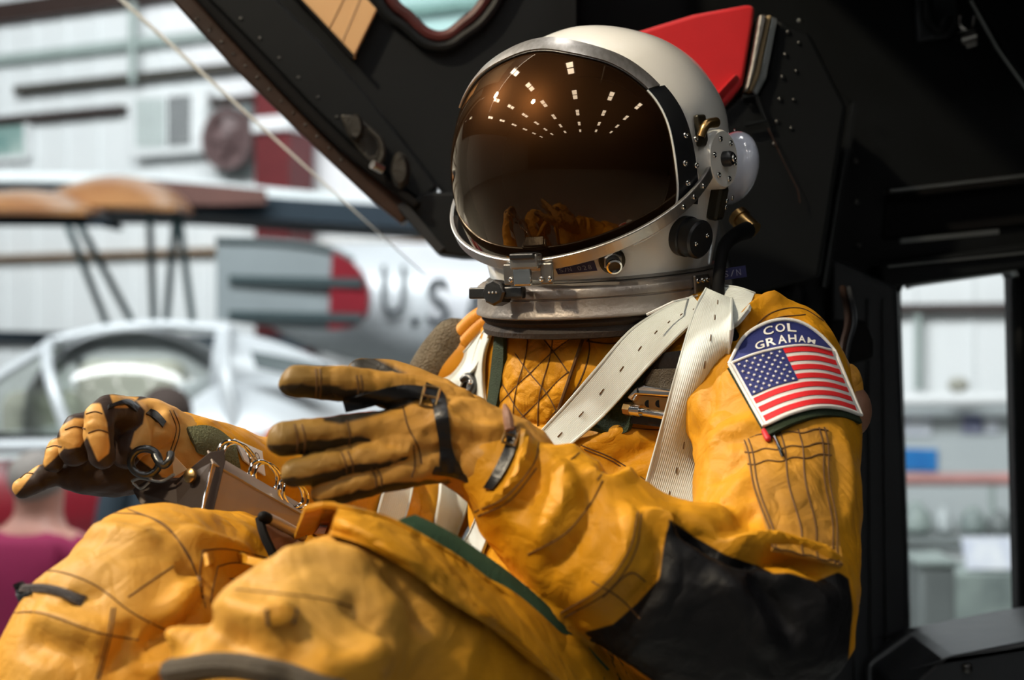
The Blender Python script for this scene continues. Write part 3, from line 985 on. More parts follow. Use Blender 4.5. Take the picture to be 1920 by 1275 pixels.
obj('seat_cable', tube([P(1580, 540, 1.68), P(1590, 600, 1.62), P(1580, 650, 1.58), P(1570, 720, 1.55)], 0.004, 8, sm=5), 'brown_rim', st)
obj('seat_cable', tube([P(1592, 540, 1.68), P(1602, 600, 1.62), P(1590, 650, 1.58), P(1578, 720, 1.55)], 0.003, 8, sm=5), 'post_grey', st)
obj('seat_box', plate(ppoly([(1560, 600), (1625, 600), (1640, 640), (1640, 672), (1560, 690)], 1.75), (0, 0.1, 0)), 'black_matte', st, smooth=False, bevel=0.005)

# ================================================================== the seated figure
mat('helmet_white', (0.78, 0.77, 0.73), 0.22, bump=0.015, bscale=300, var=0.25, vscale=14, col2=(0.66, 0.63, 0.56), coat=0.5)
mat('ear_white', (0.62, 0.66, 0.78), 0.15, coat=0.8, var=0.1)
mat('ring_metal', (0.42, 0.38, 0.34), 0.42, 0.75, bump=0.08, bscale=200, var=0.7, vscale=25, col2=(0.24, 0.19, 0.16))
mat('bail_metal', (0.40, 0.39, 0.37), 0.35, 0.9, bump=0.03, bscale=300, var=0.4, vscale=40)
mat('knob_black', (0.014, 0.015, 0.017), 0.33, var=0.3, vscale=50)
mat('dark_olive_metal', (0.035, 0.030, 0.018), 0.4, 0.4, var=0.5, vscale=40)
mat('label_blue', (0.008, 0.014, 0.085), 0.4)
mat('label_print', (0.22, 0.24, 0.34), 0.6)
mat('collar_cloth', (0.026, 0.017, 0.012), 0.8, bump=0.2, bscale=300, var=0.5, vscale=20)
# brushed brow band
bm_ = mat('brow_metal', (0.55, 0.53, 0.50), 0.32, 0.9)
nt = bm_.node_tree
wv = nt.nodes.new('ShaderNodeTexNoise')
wv.inputs['Scale'].default_value = 220
mp_ = nt.nodes.new('ShaderNodeMapping')
mp_.inputs['Scale'].default_value = (1.0, 1.0, 0.06)
tc_ = nt.nodes.new('ShaderNodeTexCoord')
nt.links.new(tc_.outputs['Object'], mp_.inputs['Vector'])
nt.links.new(mp_.outputs['Vector'], wv.inputs['Vector'])
rp_ = nt.nodes.new('ShaderNodeValToRGB')
rp_.color_ramp.elements[0].color = (0.30, 0.27, 0.24, 1)
rp_.color_ramp.elements[1].color = (0.72, 0.70, 0.68, 1)
nt.links.new(wv.outputs['Fac'], rp_.inputs['Fac'])
nt.links.new(rp_.outputs['Color'], nt.nodes['Principled BSDF'].inputs['Base Color'])
# dark gold-coated visor: black glass with a warm mirror coat
vm = bpy.data.materials.new('visor_gold')
vm.use_nodes = True
nt = vm.node_tree
nt.nodes.remove(nt.nodes['Principled BSDF'])
d_ = nt.nodes.new('ShaderNodeBsdfDiffuse')
d_.inputs[0].default_value = (0.004, 0.002, 0.001, 1)
g_ = nt.nodes.new('ShaderNodeBsdfGlossy')
g_.inputs['Roughness'].default_value = 0.012
g_.inputs[0].default_value = (1.0, 0.78, 0.55, 1)
lw_ = nt.nodes.new('ShaderNodeLayerWeight')
lw_.inputs[0].default_value = 0.42
rr_ = nt.nodes.new('ShaderNodeMapRange')
rr_.inputs['From Min'].default_value = 0.0
rr_.inputs['From Max'].default_value = 1.0
rr_.inputs['To Min'].default_value = 0.032
rr_.inputs['To Max'].default_value = 0.75
pw_ = nt.nodes.new('ShaderNodeMath')
pw_.operation = 'POWER'
pw_.inputs[1].default_value = 2.2
mx_ = nt.nodes.new('ShaderNodeMixShader')
nt.links.new(lw_.outputs['Facing'], pw_.inputs[0])
nt.links.new(pw_.outputs[0], rr_.inputs['Value'])
nt.links.new(rr_.outputs['Result'], mx_.inputs[0])
g2_ = nt.nodes.new('ShaderNodeBsdfGlossy')
g2_.inputs['Roughness'].default_value = 0.42
g2_.inputs[0].default_value = (0.30, 0.12, 0.04, 1)
m2_ = nt.nodes.new('ShaderNodeMixShader')
m2_.inputs[0].default_value = 0.075
nt.links.new(d_.outputs[0], m2_.inputs[1])
nt.links.new(g2_.outputs[0], m2_.inputs[2])
nt.links.new(m2_.outputs[0], mx_.inputs[1])
nt.links.new(g_.outputs[0], mx_.inputs[2])
nt.links.new(mx_.outputs[0], nt.nodes['Material Output'].inputs[0])
MATS['visor_gold'] = vm

PILOT = empty('person', P(1200, 1500, 1.4), label='seated figure in a golden yellow pressure suit with white helmet, dark visor and white harness', cat='person')

YAW, PIT = math.radians(31), math.radians(7.5)
F0 = Vector((-math.sin(YAW), -math.cos(YAW), 0))
L0 = Vector((math.cos(YAW), -math.sin(YAW), 0))
HF = (F0 * math.cos(PIT) - U3 * math.sin(PIT)).normalized()
HU = (U3 * math.cos(PIT) + F0 * math.sin(PIT)).normalized()
HC = P(1116, 304, 1.44)
HM = Matrix.Identity(4)
for i in range(3):
    HM[i][0], HM[i][1], HM[i][2], HM[i][3] = L0[i], HF[i], HU[i], HC[i]
HI = HM.inverted()

# shell: stacked sections (height, side radius, front radius, back radius)
sec = [(-.126, .110, .116, .104), (-.112, .112, .118, .106), (-.100, .114, .120, .110), (-.08, .118, .124, .117), (-.05, .124, .130, .124), (-.02, .131, .136, .136), (.02, .133, .137, .147),
       (.05, .1285, .122, .145), (.08, .113, .102, .131), (.10, .096, .085, .114), (.117, .072, .062, .088), (.128, .045, .040, .056), (.134, .02, .022, .026), (.135, .002, .002, .002)]
sec = catmull(sec, 4)
NS = 72
V, Fs = [], []
for z, rx, rf, rb in sec:
    for i in range(NS):
        t = 2 * math.pi * i / NS
        c, s = math.cos(t), math.sin(t)
        V.append(HM @ Vector((rx * c, (rf if s > 0 else rb) * s, z)))
for j in range(len(sec) - 1):
    for i in range(NS):
        k = (i + 1) % NS
        Fs.append((j * NS + i, j * NS + k, (j + 1) * NS + k, (j + 1) * NS + i))
Fs.append(tuple((len(sec) - 1) * NS + i for i in range(NS)))
shell_vf = (V, Fs)
helmet = obj('helmet', shell_vf, 'helmet_white', PILOT)
# visor ellipsoid
VC, VR = Vector((0, 0.010, -0.006)), Vector((.1375, .150, .148))
EL = math.radians(3)
cax = Vector((0, math.cos(EL), math.sin(EL)))
upx = Vector((0, -math.sin(EL), math.cos(EL)))


def to_unit(px, py):
    o = HI @ CAMPOS - VC
    d = HI.to_3x3() @ (P(px, py, 1) - CAMPOS)
    o = Vector((o[i] / VR[i] for i in range(3)))
    d = Vector((d[i] / VR[i] for i in range(3)))
    a, b, c = d.dot(d), 2 * o.dot(d), o.dot(o) - 1
    D = b * b - 4 * a * c
    t = (-b - math.sqrt(max(D, 0))) / (2 * a)
    return (o + d * t).normalized()


trace = [(1060, 102), (1100, 110), (1145, 122), (1190, 149), (1228, 185), (1250, 225), (1262, 280), (1268, 330), (1271, 370), (1258, 415), (1200, 452), (1120, 478), (1050, 487), (985, 489)]
pol = []
for x, y in trace:
    u = to_unit(x, y)
    pol.append((math.atan2(u.dot(upx), u.x), math.acos(max(-1, min(1, u.dot(cax))))))
pol = [(p, r) for p, r in pol if -math.pi / 2 <= p <= math.pi / 2]
pol.sort()
PX = np.array([p for p, r in pol])
PR = np.array([r for p, r in pol])


def rho(psi):
    psi = (psi + math.pi) % (2 * math.pi) - math.pi
    if psi > math.pi / 2:
        psi = math.pi - psi
    elif psi < -math.pi / 2:
        psi = -math.pi - psi
    return float(np.interp(psi, PX, PR))


RS = [rho(2 * math.pi * i / 144) for i in range(144)]
for _ in range(4):
    RS = [(RS[i - 1] + 2 * RS[i] + RS[(i + 1) % 144]) / 4 for i in range(144)]


def rho_s(psi):
    q = (psi % (2 * math.pi)) / (2 * math.pi) * 144
    i = int(q)
    t = q - i
    return RS[i % 144] * (1 - t) + RS[(i + 1) % 144] * t


def vis_pt(psi, r, sc=1.0):
    u = cax * math.cos(r) + (Vector((1, 0, 0)) * math.cos(psi) + upx * math.sin(psi)) * math.sin(r)
    return HM @ (VC + Vector((u[i] * VR[i] * sc for i in range(3))))


NV, NR = 144, 40
V, Fs = [vis_pt(0, 0)], []
for j in range(1, NR + 1):
    for i in range(NV):
        psi = 2 * math.pi * i / NV
        V.append(vis_pt(psi, rho_s(psi) * j / NR))
for i in range(NV):
    k = (i + 1) % NV
    Fs.append((0, 1 + i, 1 + k))
    for j in range(NR - 1):
        a = 1 + j * NV
        Fs.append((a + i, a + NV + i, a + NV + k, a + k))
b0 = len(V)
for i in range(NV):          # rim turned inwards
    psi = 2 * math.pi * i / NV
    V.append(vis_pt(psi, rho_s(psi) + 0.01, 0.93))
a = 1 + (NR - 1) * NV
for i in range(NV):
    k = (i + 1) % NV
    Fs.append((a + i, b0 + i, b0 + k, a + k))
visor = obj('visor', (V, Fs), 'visor_gold', helmet)


def strip(psi0, psi1, w0, w1, lift, n, m, name, wf=None, inner=0.0):
    V, Fs = [], []
    for i in range(n + 1):
        psi = lerp(psi0, psi1, i / n)
        r = rho_s(psi) + inner
        w = (w0 + (w1 - w0) * abs(2 * i / n - 1)) if wf is None else wf(i / n)
        V += [vis_pt(psi, r, 0.96), vis_pt(psi, r, lift), vis_pt(psi, r + w * 0.5, lift + 0.004), vis_pt(psi, r + w, lift), vis_pt(psi, r + w + 0.005, 0.93)]
    for i in range(n):
        for k in range(4):
            Fs.append((i * 5 + k, (i + 1) * 5 + k, (i + 1) * 5 + k + 1, i * 5 + k + 1))
    Fs += [(0, 1, 2, 3, 4), tuple(n * 5 + k for k in (4, 3, 2, 1, 0))]
    return obj(name, (V, Fs), m, helmet)


R_ = math.radians
strip(R_(30), R_(150), 0.125, 0.10, 1.022, 90, 'brow_metal', 'brow_band')
strip(R_(-17), R_(30), 0.20, 0.12, 1.006, 40, 'knob_black', 'side_band', wf=lambda t: lerp(0.20, 0.15, t))
strip(R_(150), R_(197), 0.20, 0.12, 1.006, 40, 'knob_black', 'side_band', wf=lambda t: lerp(0.15, 0.20, t))
edge = [vis_pt(R_(lerp(-40, 30, i / 30)), rho_s(R_(lerp(-40, 30, i / 30))), 1.004) for i in range(31)]
obj('visor_piping', tube(edge, 0.0011, 6), 'edge_white', helmet)
edge = [vis_pt(R_(lerp(30, 150, i / 60)), rho_s(R_(lerp(30, 150, i / 60))), 1.006) for i in range(61)]
obj('visor_piping', tube(edge, 0.0009, 6), 'dark_steel', helmet)

HB = bvh_of(shell_vf)


def hpt(px, py, off=0.0):
    h = hit(HB, px, py)
    if h[0] is None:
        raise ValueError('miss %s %s' % (px, py))
    return h[0] + h[1] * off, h[1]


screw = mesh_of('screw', lathe([(0.0030, 0), (0.0030, 0.0008), (0.0022, 0.0016), (0.0009, 0.0018), (0.0009, 0.0008)], 14))
screw.materials.append(MATS['chrome'])


def screw_at(p, n, parent, s=1.0):
    return link(bpy.data.objects.new('screw', screw), parent, mtx(p, n) @ Matrix.Scale(s, 4))


# neck ring: two turned rings and a lower lip
RM = HM @ Matrix.Translation((0, -0.003, -0.106))
ring_vf = xf(RM, lathe([(.104, -.006), (.116, -.006), (.123, -.0085), (.1265, -.011), (.1275, -.0125), (.1275, -.0195), (.1262, -.0202), (.1262, -.021), (.1280, -.0218), (.1285, -.034), (.1300, -.036), (.1300, -.0385), (.127, -.040), (.110, -.041)], 96, 1.0, 1.06))
obj('neck_ring', ring_vf, 'ring_metal', PILOT)
neck_ring = bpy.data.objects['neck_ring']
obj('ring_gasket', xf(RM, lathe([(.114, -.008), (.1180, -.0055), (.114, -.003), (.108, -.005)], 96, 1.0, 1.06)), 'bail_metal', neck_ring)
collar_vf = xf(RM @ Matrix.Translation((0, 0, 0)), lathe([(.112, -.038), (.124, -.040), (.1255, -.044), (.122, -.048), (.125, -.053), (.124, -.058), (.10, -.062)], 80, 1.0, 1.05))
obj('collar', collar_vf, 'collar_cloth', PILOT)
RB = bvh_of(ring_vf)


def rpt(px, py, off=0.0):
    h = hit(RB, px, py)
    return h[0] + h[1] * off, h[1]


# bail bar: flat bow from pivot to pivot under the visor
PV = Vector((0.139, 0.020, -0.005))
bail = []
nb = 60
chin = Vector((0, 0.145, -0.092))
for i in range(nb + 1):
    t = math.pi * i / nb
    c, s = math.cos(t), abs(math.sin(t))
    bail.append(Vector((PV.x * (1 if c > 0 else -1) * abs(c) ** 1.1, lerp(PV.y, chin.y, s ** 0.9), lerp(PV.z, chin.z, s ** 0.8))))
bd = (Vector((0, chin.y - PV.y, chin.z - PV.z))).normalized()
bn = Vector((1, 0, 0)).cross(bd).normalized()          # across the bow's plane
if bn.z < 0:
    bn = -bn
V, Fs = [], []
for i, q in enumerate(bail):
    tan = (bail[min(i + 1, nb)] - bail[max(i - 1, 0)]).normalized()
    out = tan.cross(bn).normalized()
    if out.dot(q - Vector((0, 0.03, q.z))) < 0:
        out = -out
    hw = lerp(0.0060, 0.0066, math.sin(math.pi * i / nb))
    for a_, b_ in ((1, 1), (1, -1), (-1, -1), (-1, 1)):
        V.append(HM @ (q + bn * hw * a_ + out * 0.0022 * b_))
for i in range(nb):
    for k in range(4):
        l = (k + 1) % 4
        Fs.append((i * 4 + k, (i + 1) * 4 + k, (i + 1) * 4 + l, i * 4 + l))
Fs += [(0, 1, 2, 3), tuple(nb * 4 + k for k in (3, 2, 1, 0))]
bail_o = obj('bail_bar', (V, Fs), 'bail_metal', helmet, smooth=False, bevel=0.0012)

# pivot disc with its screws
p, n = hpt(1337, 300)
n = (L0 + Vector((0, -0.14, 0))).normalized()
p = p + n * 0.004
piv = obj('pivot_disc', xf(mtx(p + n * 0.004, n), lathe([(.0285, -.012), (.0285, .001), (.0265, .004), (.001, .0045)], 40)), 'helmet_white', helmet)
Mp = mtx(p + n * 0.0085, n, HU)
for k in range(6):
    a = 2 * math.pi * k / 6 + 0.3
    screw_at(Mp @ Vector((0.020 * math.cos(a), 0.020 * math.sin(a), 0)), n, helmet)
obj('pivot_hub', xf(Mp, lathe([(.0075, -.002), (.0075, .006), (.006, .009), (.003, .0095)], 24)), 'knob_black', helmet)
screw_at(Mp @ Vector((0, 0, .0095)), n, helmet, 1.3)
for k in range(3):
    q = bail[4 + k * 2]
    screw_at(HM @ (q + Vector((0.0022, 0, 0))), L0, helmet, 0.95)
# mirrored pivot on the far side
pm = HM @ Vector((-(HI @ p).x, (HI @ p).y, (HI @ p).z))
obj('pivot_disc', xf(mtx(pm - L0 * 0.004, -L0), lathe([(.0285, -.012), (.0285, .001), (.0265, .004), (.001, .0045)], 40)), 'helmet_white', helmet)
# brass lever above the pivot
for a_, nm in (((1308, 246), 'lever_foot'),):
    q, nn = hpt(*a_)
    obj('lever_plate', xf(mtx(q + nn * .004, nn, HU), box(.030, .014, .006)), 'dark_olive_metal', helmet, smooth=False, bevel=.002)
qa, na = hpt(1300, 258)
qb, _ = hpt(1306, 236)
qc, _ = hpt(1322, 232)
obj('lever', tube([qa + na * .009, qb + na * .012, qc + na * .014], [.004, .0045, .005], 10, sm=4), 'brass', helmet)
# bracket plate screws at the visor's side
for x, y in ((1284, 254), (1303, 261), (1283, 306), (1304, 310), (1288, 343)):
    h = to_unit(x, y)
    q = HM @ (VC + Vector((h[i] * VR[i] * 1.008 for i in range(3))))
    screw_at(q, (q - HC).normalized(), helmet, 1.0)
# ear bulge
ec = P(1374, 315, 1.455)
ear_ax = [Vector((0.0215, 0, 0.004)), Vector((-0.010, 0.040, 0)), Vector((0.001, 0.0, 0.037))]
obj('ear_bulge', ellipsoid(ec, ear_ax, 32, 20), 'ear_white', helmet)
screw_at(P(1379, 248, 1.46), (0.8, -.3, .5), helmet, 1.2)
# latch block below the pivot
q, nn = hpt(1336, 378)
obj('latch_block', xf(mtx(q + nn * .005, nn, HU), box(.034, .020, .014)), 'dark_olive_metal', helmet, smooth=False, bevel=.004)
for x, y in ((1340, 372), (1350, 366), (1338, 384)):
    q2, n2 = hpt(x, y)
    screw_at(q2 + n2 * .0125, n2, helmet, .9)
# black round valve knob
q, nn = hpt(1282, 442)
q = q + nn * .004
kv = lathe([(.0195, -.006), (.0195, .002), (.0175, .003), (.0185, .005), (.0185, .016), (.0165, .018), (.001, .0182)], 40)
obj('valve_knob', xf(mtx(q, nn, HU), kv), 'knob_black', helmet)
Mk = mtx(q + nn * .0182, nn, HU)
for a in (1.2, -1.9):
    screw_at(Mk @ Vector((.010 * math.cos(a), -.010 * math.sin(a) * 0.8, 0)), nn, helmet, .8)
# drinking port
q, nn = hpt(1147, 487)
pr_ = obj('drinking_port', xf(mtx(q, nn, HU), lathe([(.0125, -.006), (.0125, .0035), (.0105, .005), (.0105, .0052)], 28)), 'dark_olive_metal', helmet)
obj('port_nut', xf(mtx(q + nn * .004, nn, HU), lathe([(.0095, 0), (.0095, .005), (.008, .006)], 6)), 'worn_steel', helmet, smooth=False)
obj('port_stem', xf(mtx(q + nn * .008, (nn - HU * 0.25).normalized(), HU), lathe([(.0072, -.004), (.0072, .008)], 20)), 'knob_black', helmet)
obj('port_tip', xf(mtx(q + nn * .016 - HU * .002, (nn - HU * 0.25).normalized(), HU), lathe([(.0070, -.001), (.0074, .002), (.0058, .0025), (.0050, -.001), (.001, -.001)], 24)), 'chrome', helmet)
# blue embossed label S/N 028
def helm_quad(a, b, c, d, off, th, m, name, par):
    G = []
    for i in range(9):
        row = []
        for j in range(4):
            u, v = i / 8, j / 3
            x = lerp(lerp(a[0], b[0], u), lerp(d[0], c[0], u), v)
            y = lerp(lerp(a[1], b[1], u), lerp(d[1], c[1], u), v)
            q, nn = hpt(x, y, off)
            row.append(q)
        G.append(row)
    return obj(name, sheet(G, th), m, par, smooth=False)


lab = helm_quad((1040, 499), (1114, 489), (1120, 507), (1047, 514), .0012, -.001, 'label_blue', 'serial_label', helmet)


def letter_on(fn, txt, u0, u1, v0, v1, m, parent, off, name='letter', bold=0.0):
    """each character a mesh mapped by fn(u, v) -> point"""
    V, Fs = text_vf(txt, bold=bold)
    xs = [v.x for v in V]
    ys = [v.y for v in V]
    lo, hi, lo2, hi2 = min(xs), max(xs), min(ys), max(ys)
    out = [fn(lerp(u0, u1, (v.x - lo) / max(hi - lo, 1e-6)), lerp(v1, v0, (v.y - lo2) / max(hi2 - lo2, 1e-6))) for v in V]
    return obj(name, (out, Fs), m, parent, smooth=False)


def lab_fn(u, v):
    a, b, c, d = (1040, 499), (1114, 489), (1120, 507), (1047, 514)
    x = lerp(lerp(a[0], b[0], u), lerp(d[0], c[0], u), v)
    y = lerp(lerp(a[1], b[1], u), lerp(d[1], c[1], u), v)
    return hpt(x, y, .0030)[0]


for ch, u in (('S', .10), ('/', .21), ('N', .31), ('0', .55), ('2', .68), ('8', .81)):
    letter_on(lab_fn, ch, u, u + .085, .27, .73, 'label_print', helmet, 0)
# chin latch on the bail
q = HM @ (chin + Vector((0, 0.004, 0)))
Ml = mtx(q, HF, HU)
obj('chin_latch', xf(Ml @ Matrix.Translation((0.004, 0, 0.002)), box(.014, .030, .012)), 'bail_metal', helmet, smooth=False, bevel=.002)
obj('latch_tongue', xf(Ml @ Matrix.Translation((-0.010, 0.004, 0.003)), box(.018, .019, .005)), 'chrome', helmet, smooth=False, bevel=.002)
obj('latch_cover', xf(Ml @ Matrix.Translation((0.009, 0.000, 0.004)), box(.006, .026, .014)), 'dark_steel', helmet, smooth=False, bevel=.0015)
for dy in (-.020, .020):
    obj('latch_ear', xf(Ml @ Matrix.Translation((-0.008, dy, -.001)), box(.020, .013, .004)), 'worn_steel', helmet, smooth=False, bevel=.0015)
for dy in (-.024, -.015, .018):
    screw_at(Ml @ Vector((-0.013, dy, .002)), HF, helmet, .9)
# octagonal lock knob at the ring's left end
q = P(931, 549, 1.355)
no = (F0 * 0.9 + L0 * 0.0).normalized()
lk = obj('ring_lock', xf(mtx(q, no, HU), lathe([(.0125, -.01), (.0125, .005), (.0105, .007), (.001, .0072)], 8)), 'dark_steel', neck_ring, smooth=False)
side = HU.cross(no).normalized()
obj('lock_bar', xf(mtx(q - no * .001, no, HU) , box(.011, .060, .008)), 'dark_steel', neck_ring, smooth=False, bevel=.0015)
for k in (-.004, 0, .004):
    screw_at(q + no * .0072 + side * k, no, neck_ring, .4)
# three-hole bracket on the ring at the right
q, nn = rpt(1312, 533)
brk = obj('ring_bracket', xf(mtx(q + nn * .002, nn, HU), box(.020, .022, .004)), 'worn_steel', neck_ring, smooth=False, bevel=.002)
for k in (-.007, 0, .007):
    s_ = HU.cross(nn).normalized()
    screw_at(q + nn * .004 + s_ * k + HU * .004, nn, neck_ring, .9)
obj('ring_cord', tube([q + nn * .003 - HU * .01, P(1262, 566, 1.29), P(1212, 590, 1.29)], .0012, 6), 'edge_white', PILOT)
# brass microphone connector at the back and its black cable
qa, qb = P(1383, 405, 1.44), P(1412, 432, 1.425)
obj('mic_connector', tube([qa, qa.lerp(qb, .25), qa.lerp(qb, .26), qb], [.011, .011, .009, .0095], 20), 'brass', helmet)
obj('mic_cable', tube([P(1400, 432, 1.42), P(1378, 442, 1.39), P(1358, 462, 1.37), P(1350, 500, 1.35), P(1347, 545, 1.33), P(1352, 580, 1.30), P(1366, 615, 1.265), P(1384, 650, 1.25), P(1378, 690, 1.25)],
                     [.009, .0075, .0065, .0058, .0058, .006, .0062, .0065, .0065], 14, sm=5), 'black_matte', PILOT)
obj('cable_tag', xf(mtx(P(1374, 512, 1.36), (0.1, -1, 0), (-.15, 0, 1)), box(.011, .026, .002)), 'label_blue', PILOT, smooth=False)
for k, ch in enumerate('S/N'):
    tg = mtx(P(1374, 512, 1.36), (0.1, -1, 0), (-.15, 0, 1))
    letter_on(lambda u, v: tg @ Vector((0.005 - v * 0.010, 0.011 - u * 0.022, 0.0015)), ch, .08 + k * .28, .28 + k * .28, .2, .8, 'label_print', PILOT, 0)

# ------------------------------------------------------------------ suit cloth materials
def cloth(name, col, col_worn, attr=None, acol=None, fcol=None, rough=0.55, wave=900.0, fold=0.35):
    m = bpy.data.materials.new(name)
    m.use_nodes = True
    nt = m.node_tree
    L = nt.links
    b = nt.nodes['Principled BSDF']
    b.inputs['Roughness'].default_value = rough
    b.inputs['Sheen Weight'].default_value = 0.0
    b.inputs['Specular IOR Level'].default_value = 0.22
    tc = nt.nodes.new('ShaderNodeTexCoord')
    n1 = nt.nodes.new('ShaderNodeTexNoise')
    n1.inputs['Scale'].default_value = 11
    n1.inputs['Detail'].default_value = 5
    n1.inputs['Roughness'].default_value = 0.62
    L.new(tc.outputs['Object'], n1.inputs['Vector'])
    r1 = nt.nodes.new('ShaderNodeValToRGB')
    r1.color_ramp.elements[0].position = 0.36
    r1.color_ramp.elements[1].position = 0.72
    r1.color_ramp.elements[0].color = (*col, 1)
    r1.color_ramp.elements[1].color = (*col_worn, 1)
    L.new(n1.outputs['Fac'], r1.inputs['Fac'])
    src = r1.outputs['Color']
    if fcol:  # painted glass haze on the suit, painted shade on the glove fingers
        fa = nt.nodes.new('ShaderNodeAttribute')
        fa.attribute_name = 'haze_shade'
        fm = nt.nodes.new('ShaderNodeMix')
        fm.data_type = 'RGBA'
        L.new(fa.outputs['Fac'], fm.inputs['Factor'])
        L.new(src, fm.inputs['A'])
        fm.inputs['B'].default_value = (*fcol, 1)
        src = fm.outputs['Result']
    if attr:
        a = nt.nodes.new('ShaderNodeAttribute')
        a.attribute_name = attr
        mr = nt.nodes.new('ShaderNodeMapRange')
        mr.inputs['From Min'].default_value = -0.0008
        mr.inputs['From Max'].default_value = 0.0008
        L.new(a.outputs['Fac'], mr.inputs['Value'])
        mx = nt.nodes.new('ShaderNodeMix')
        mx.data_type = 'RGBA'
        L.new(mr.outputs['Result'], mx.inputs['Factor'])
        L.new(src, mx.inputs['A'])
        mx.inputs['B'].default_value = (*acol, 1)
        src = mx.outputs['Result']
    L.new(src, b.inputs['Base Color'])
    n2 = nt.nodes.new('ShaderNodeTexNoise')
    n2.inputs['Scale'].default_value = 38
    n2.inputs['Detail'].default_value = 3
    n2.inputs['Distortion'].default_value = 0.6
    L.new(tc.outputs['Object'], n2.inputs['Vector'])
    n3 = nt.nodes.new('ShaderNodeTexNoise')
    n3.inputs['Scale'].default_value = wave
    L.new(tc.outputs['Object'], n3.inputs['Vector'])
    ad = nt.nodes.new('ShaderNodeMath')
    ad.operation = 'MULTIPLY_ADD'
    ad.inputs[1].default_value = 0.06
    L.new(n3.outputs['Fac'], ad.inputs[0])
    L.new(n2.outputs['Fac'], ad.inputs[2])
    n4 = nt.nodes.new('ShaderNodeTexNoise')
    n4.inputs['Scale'].default_value = 13
    n4.inputs['Detail'].default_value = 2
    n4.inputs['Distortion'].default_value = 1.2
    L.new(tc.outputs['Object'], n4.inputs['Vector'])
    s4 = nt.nodes.new('ShaderNodeMath')
    s4.operation = 'SUBTRACT'
    s4.inputs[1].default_value = 0.5
    L.new(n4.outputs['Fac'], s4.inputs[0])
    a4 = nt.nodes.new('ShaderNodeMath')
    a4.operation = 'ABSOLUTE'
    L.new(s4.outputs[0], a4.inputs[0])
    m4 = nt.nodes.new('ShaderNodeMath')
    m4.operation = 'MULTIPLY_ADD'
    m4.inputs[1].default_value = 2.2
    L.new(a4.outputs[0], m4.inputs[0])
    L.new(ad.outputs[0], m4.inputs[2])
    ad = m4
    bp = nt.nodes.new('ShaderNodeBump')
    bp.inputs['Strength'].default_value = fold
    bp.inputs['Distance'].default_value = 0.012
    L.new(ad.outputs[0], bp.inputs['Height'])
    L.new(bp.outputs['Normal'], b.inputs['Normal'])
    MATS[name] = m
    return m


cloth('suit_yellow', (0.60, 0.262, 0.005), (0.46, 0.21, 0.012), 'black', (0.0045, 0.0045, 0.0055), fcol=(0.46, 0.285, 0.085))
cloth('panel_yellow', (0.57, 0.25, 0.007), (0.42, 0.195, 0.014), fold=0.6)
cloth('worn_yellow', (0.50, 0.235, 0.025), (0.38, 0.19, 0.04), fold=0.5)
cloth('glove_leather', (0.52, 0.25, 0.035), (0.40, 0.20, 0.045), 'dark', (0.020, 0.017, 0.013), fcol=(0.13, 0.09, 0.03), rough=0.5, fold=0.3)
cloth('glove_leather_pale', (0.62, 0.33, 0.09), (0.55, 0.29, 0.08), 'dark', (0.035, 0.022, 0.018), rough=0.5, fold=0.2)
mat('olive_velcro', (0.018, 0.035, 0.014), 0.9, bump=0.5, bscale=700, var=0.5, vscale=60)
mat('green_lining', (0.025, 0.075, 0.035), 0.8, bump=0.2, bscale=300, var=0.4, vscale=20)
mat('olive_band', (0.16, 0.17, 0.09), 0.95, bump=0.6, bscale=500, var=0.4, vscale=60)
mat('knit_brown', (0.10, 0.075, 0.045), 0.95, bump=0.8, bscale=350, var=0.7, vscale=40, col2=(0.22, 0.18, 0.12))
mat('hose_yellow', (0.66, 0.27, 0.012), 0.5, var=0.3, vscale=30)
mat('thread_brown', (0.10, 0.045, 0.010), 0.8)
mat('black_leather', (0.006, 0.006, 0.007), 0.35, bump=0.1, bscale=200)
mat('dark_web', (0.075, 0.058, 0.038), 0.8, bump=0.5, bscale=600, var=0.5, vscale=200)
mat('patch_white', (0.80, 0.79, 0.77), 0.8, bump=0.25, bscale=900)
mat('patch_blue', (0.010, 0.018, 0.135), 0.8, bump=0.25, bscale=900)
mat('patch_red', (0.75, 0.012, 0.018), 0.8, bump=0.25, bscale=900)
mat('brown_leather', (0.23, 0.11, 0.065), 0.6, bump=0.1, bscale=300, var=0.4, vscale=30)
mat('zip_brown', (0.035, 0.022, 0.016), 0.5, 0.3, bump=0.4, bscale=500)
mat('kneeboard_metal', (0.40, 0.33, 0.28), 0.4, 0.45, bump=0.03, bscale=200, var=0.4, vscale=14, col2=(0.26, 0.19, 0.15))
mat('red_tag', (0.5, 0.01, 0.02), 0.5)
# woven white webbing
ww = mat('web_white', (0.66, 0.66, 0.61), 0.85)
nt = ww.node_tree
b_ = nt.nodes['Principled BSDF']
tcw = nt.nodes.new('ShaderNodeTexCoord')
wn = nt.nodes.new('ShaderNodeTexNoise')
wn.inputs['Scale'].default_value = 16
wn.inputs['Detail'].default_value = 6
nt.links.new(tcw.outputs['Object'], wn.inputs['Vector'])
wr = nt.nodes.new('ShaderNodeValToRGB')
wr.color_ramp.elements[0].color = (0.71, 0.765, 0.75, 1)
wr.color_ramp.elements[1].color = (0.57, 0.59, 0.56, 1)
wr.color_ramp.elements[0].position = 0.4
wr.color_ramp.elements[1].position = 0.75
nt.links.new(wn.outputs['Fac'], wr.inputs['Fac'])
uvn = nt.nodes.new('ShaderNodeUVMap')
uvn.uv_map = 'uv'
ck1 = nt.nodes.new('ShaderNodeTexWave')
ck1.wave_type = 'BANDS'
ck1.bands_direction = 'Y'
ck1.inputs['Scale'].default_value = 0.9
ck1.inputs['Distortion'].default_value = 0.4
nt.links.new(uvn.outputs['UV'], ck1.inputs['Vector'])
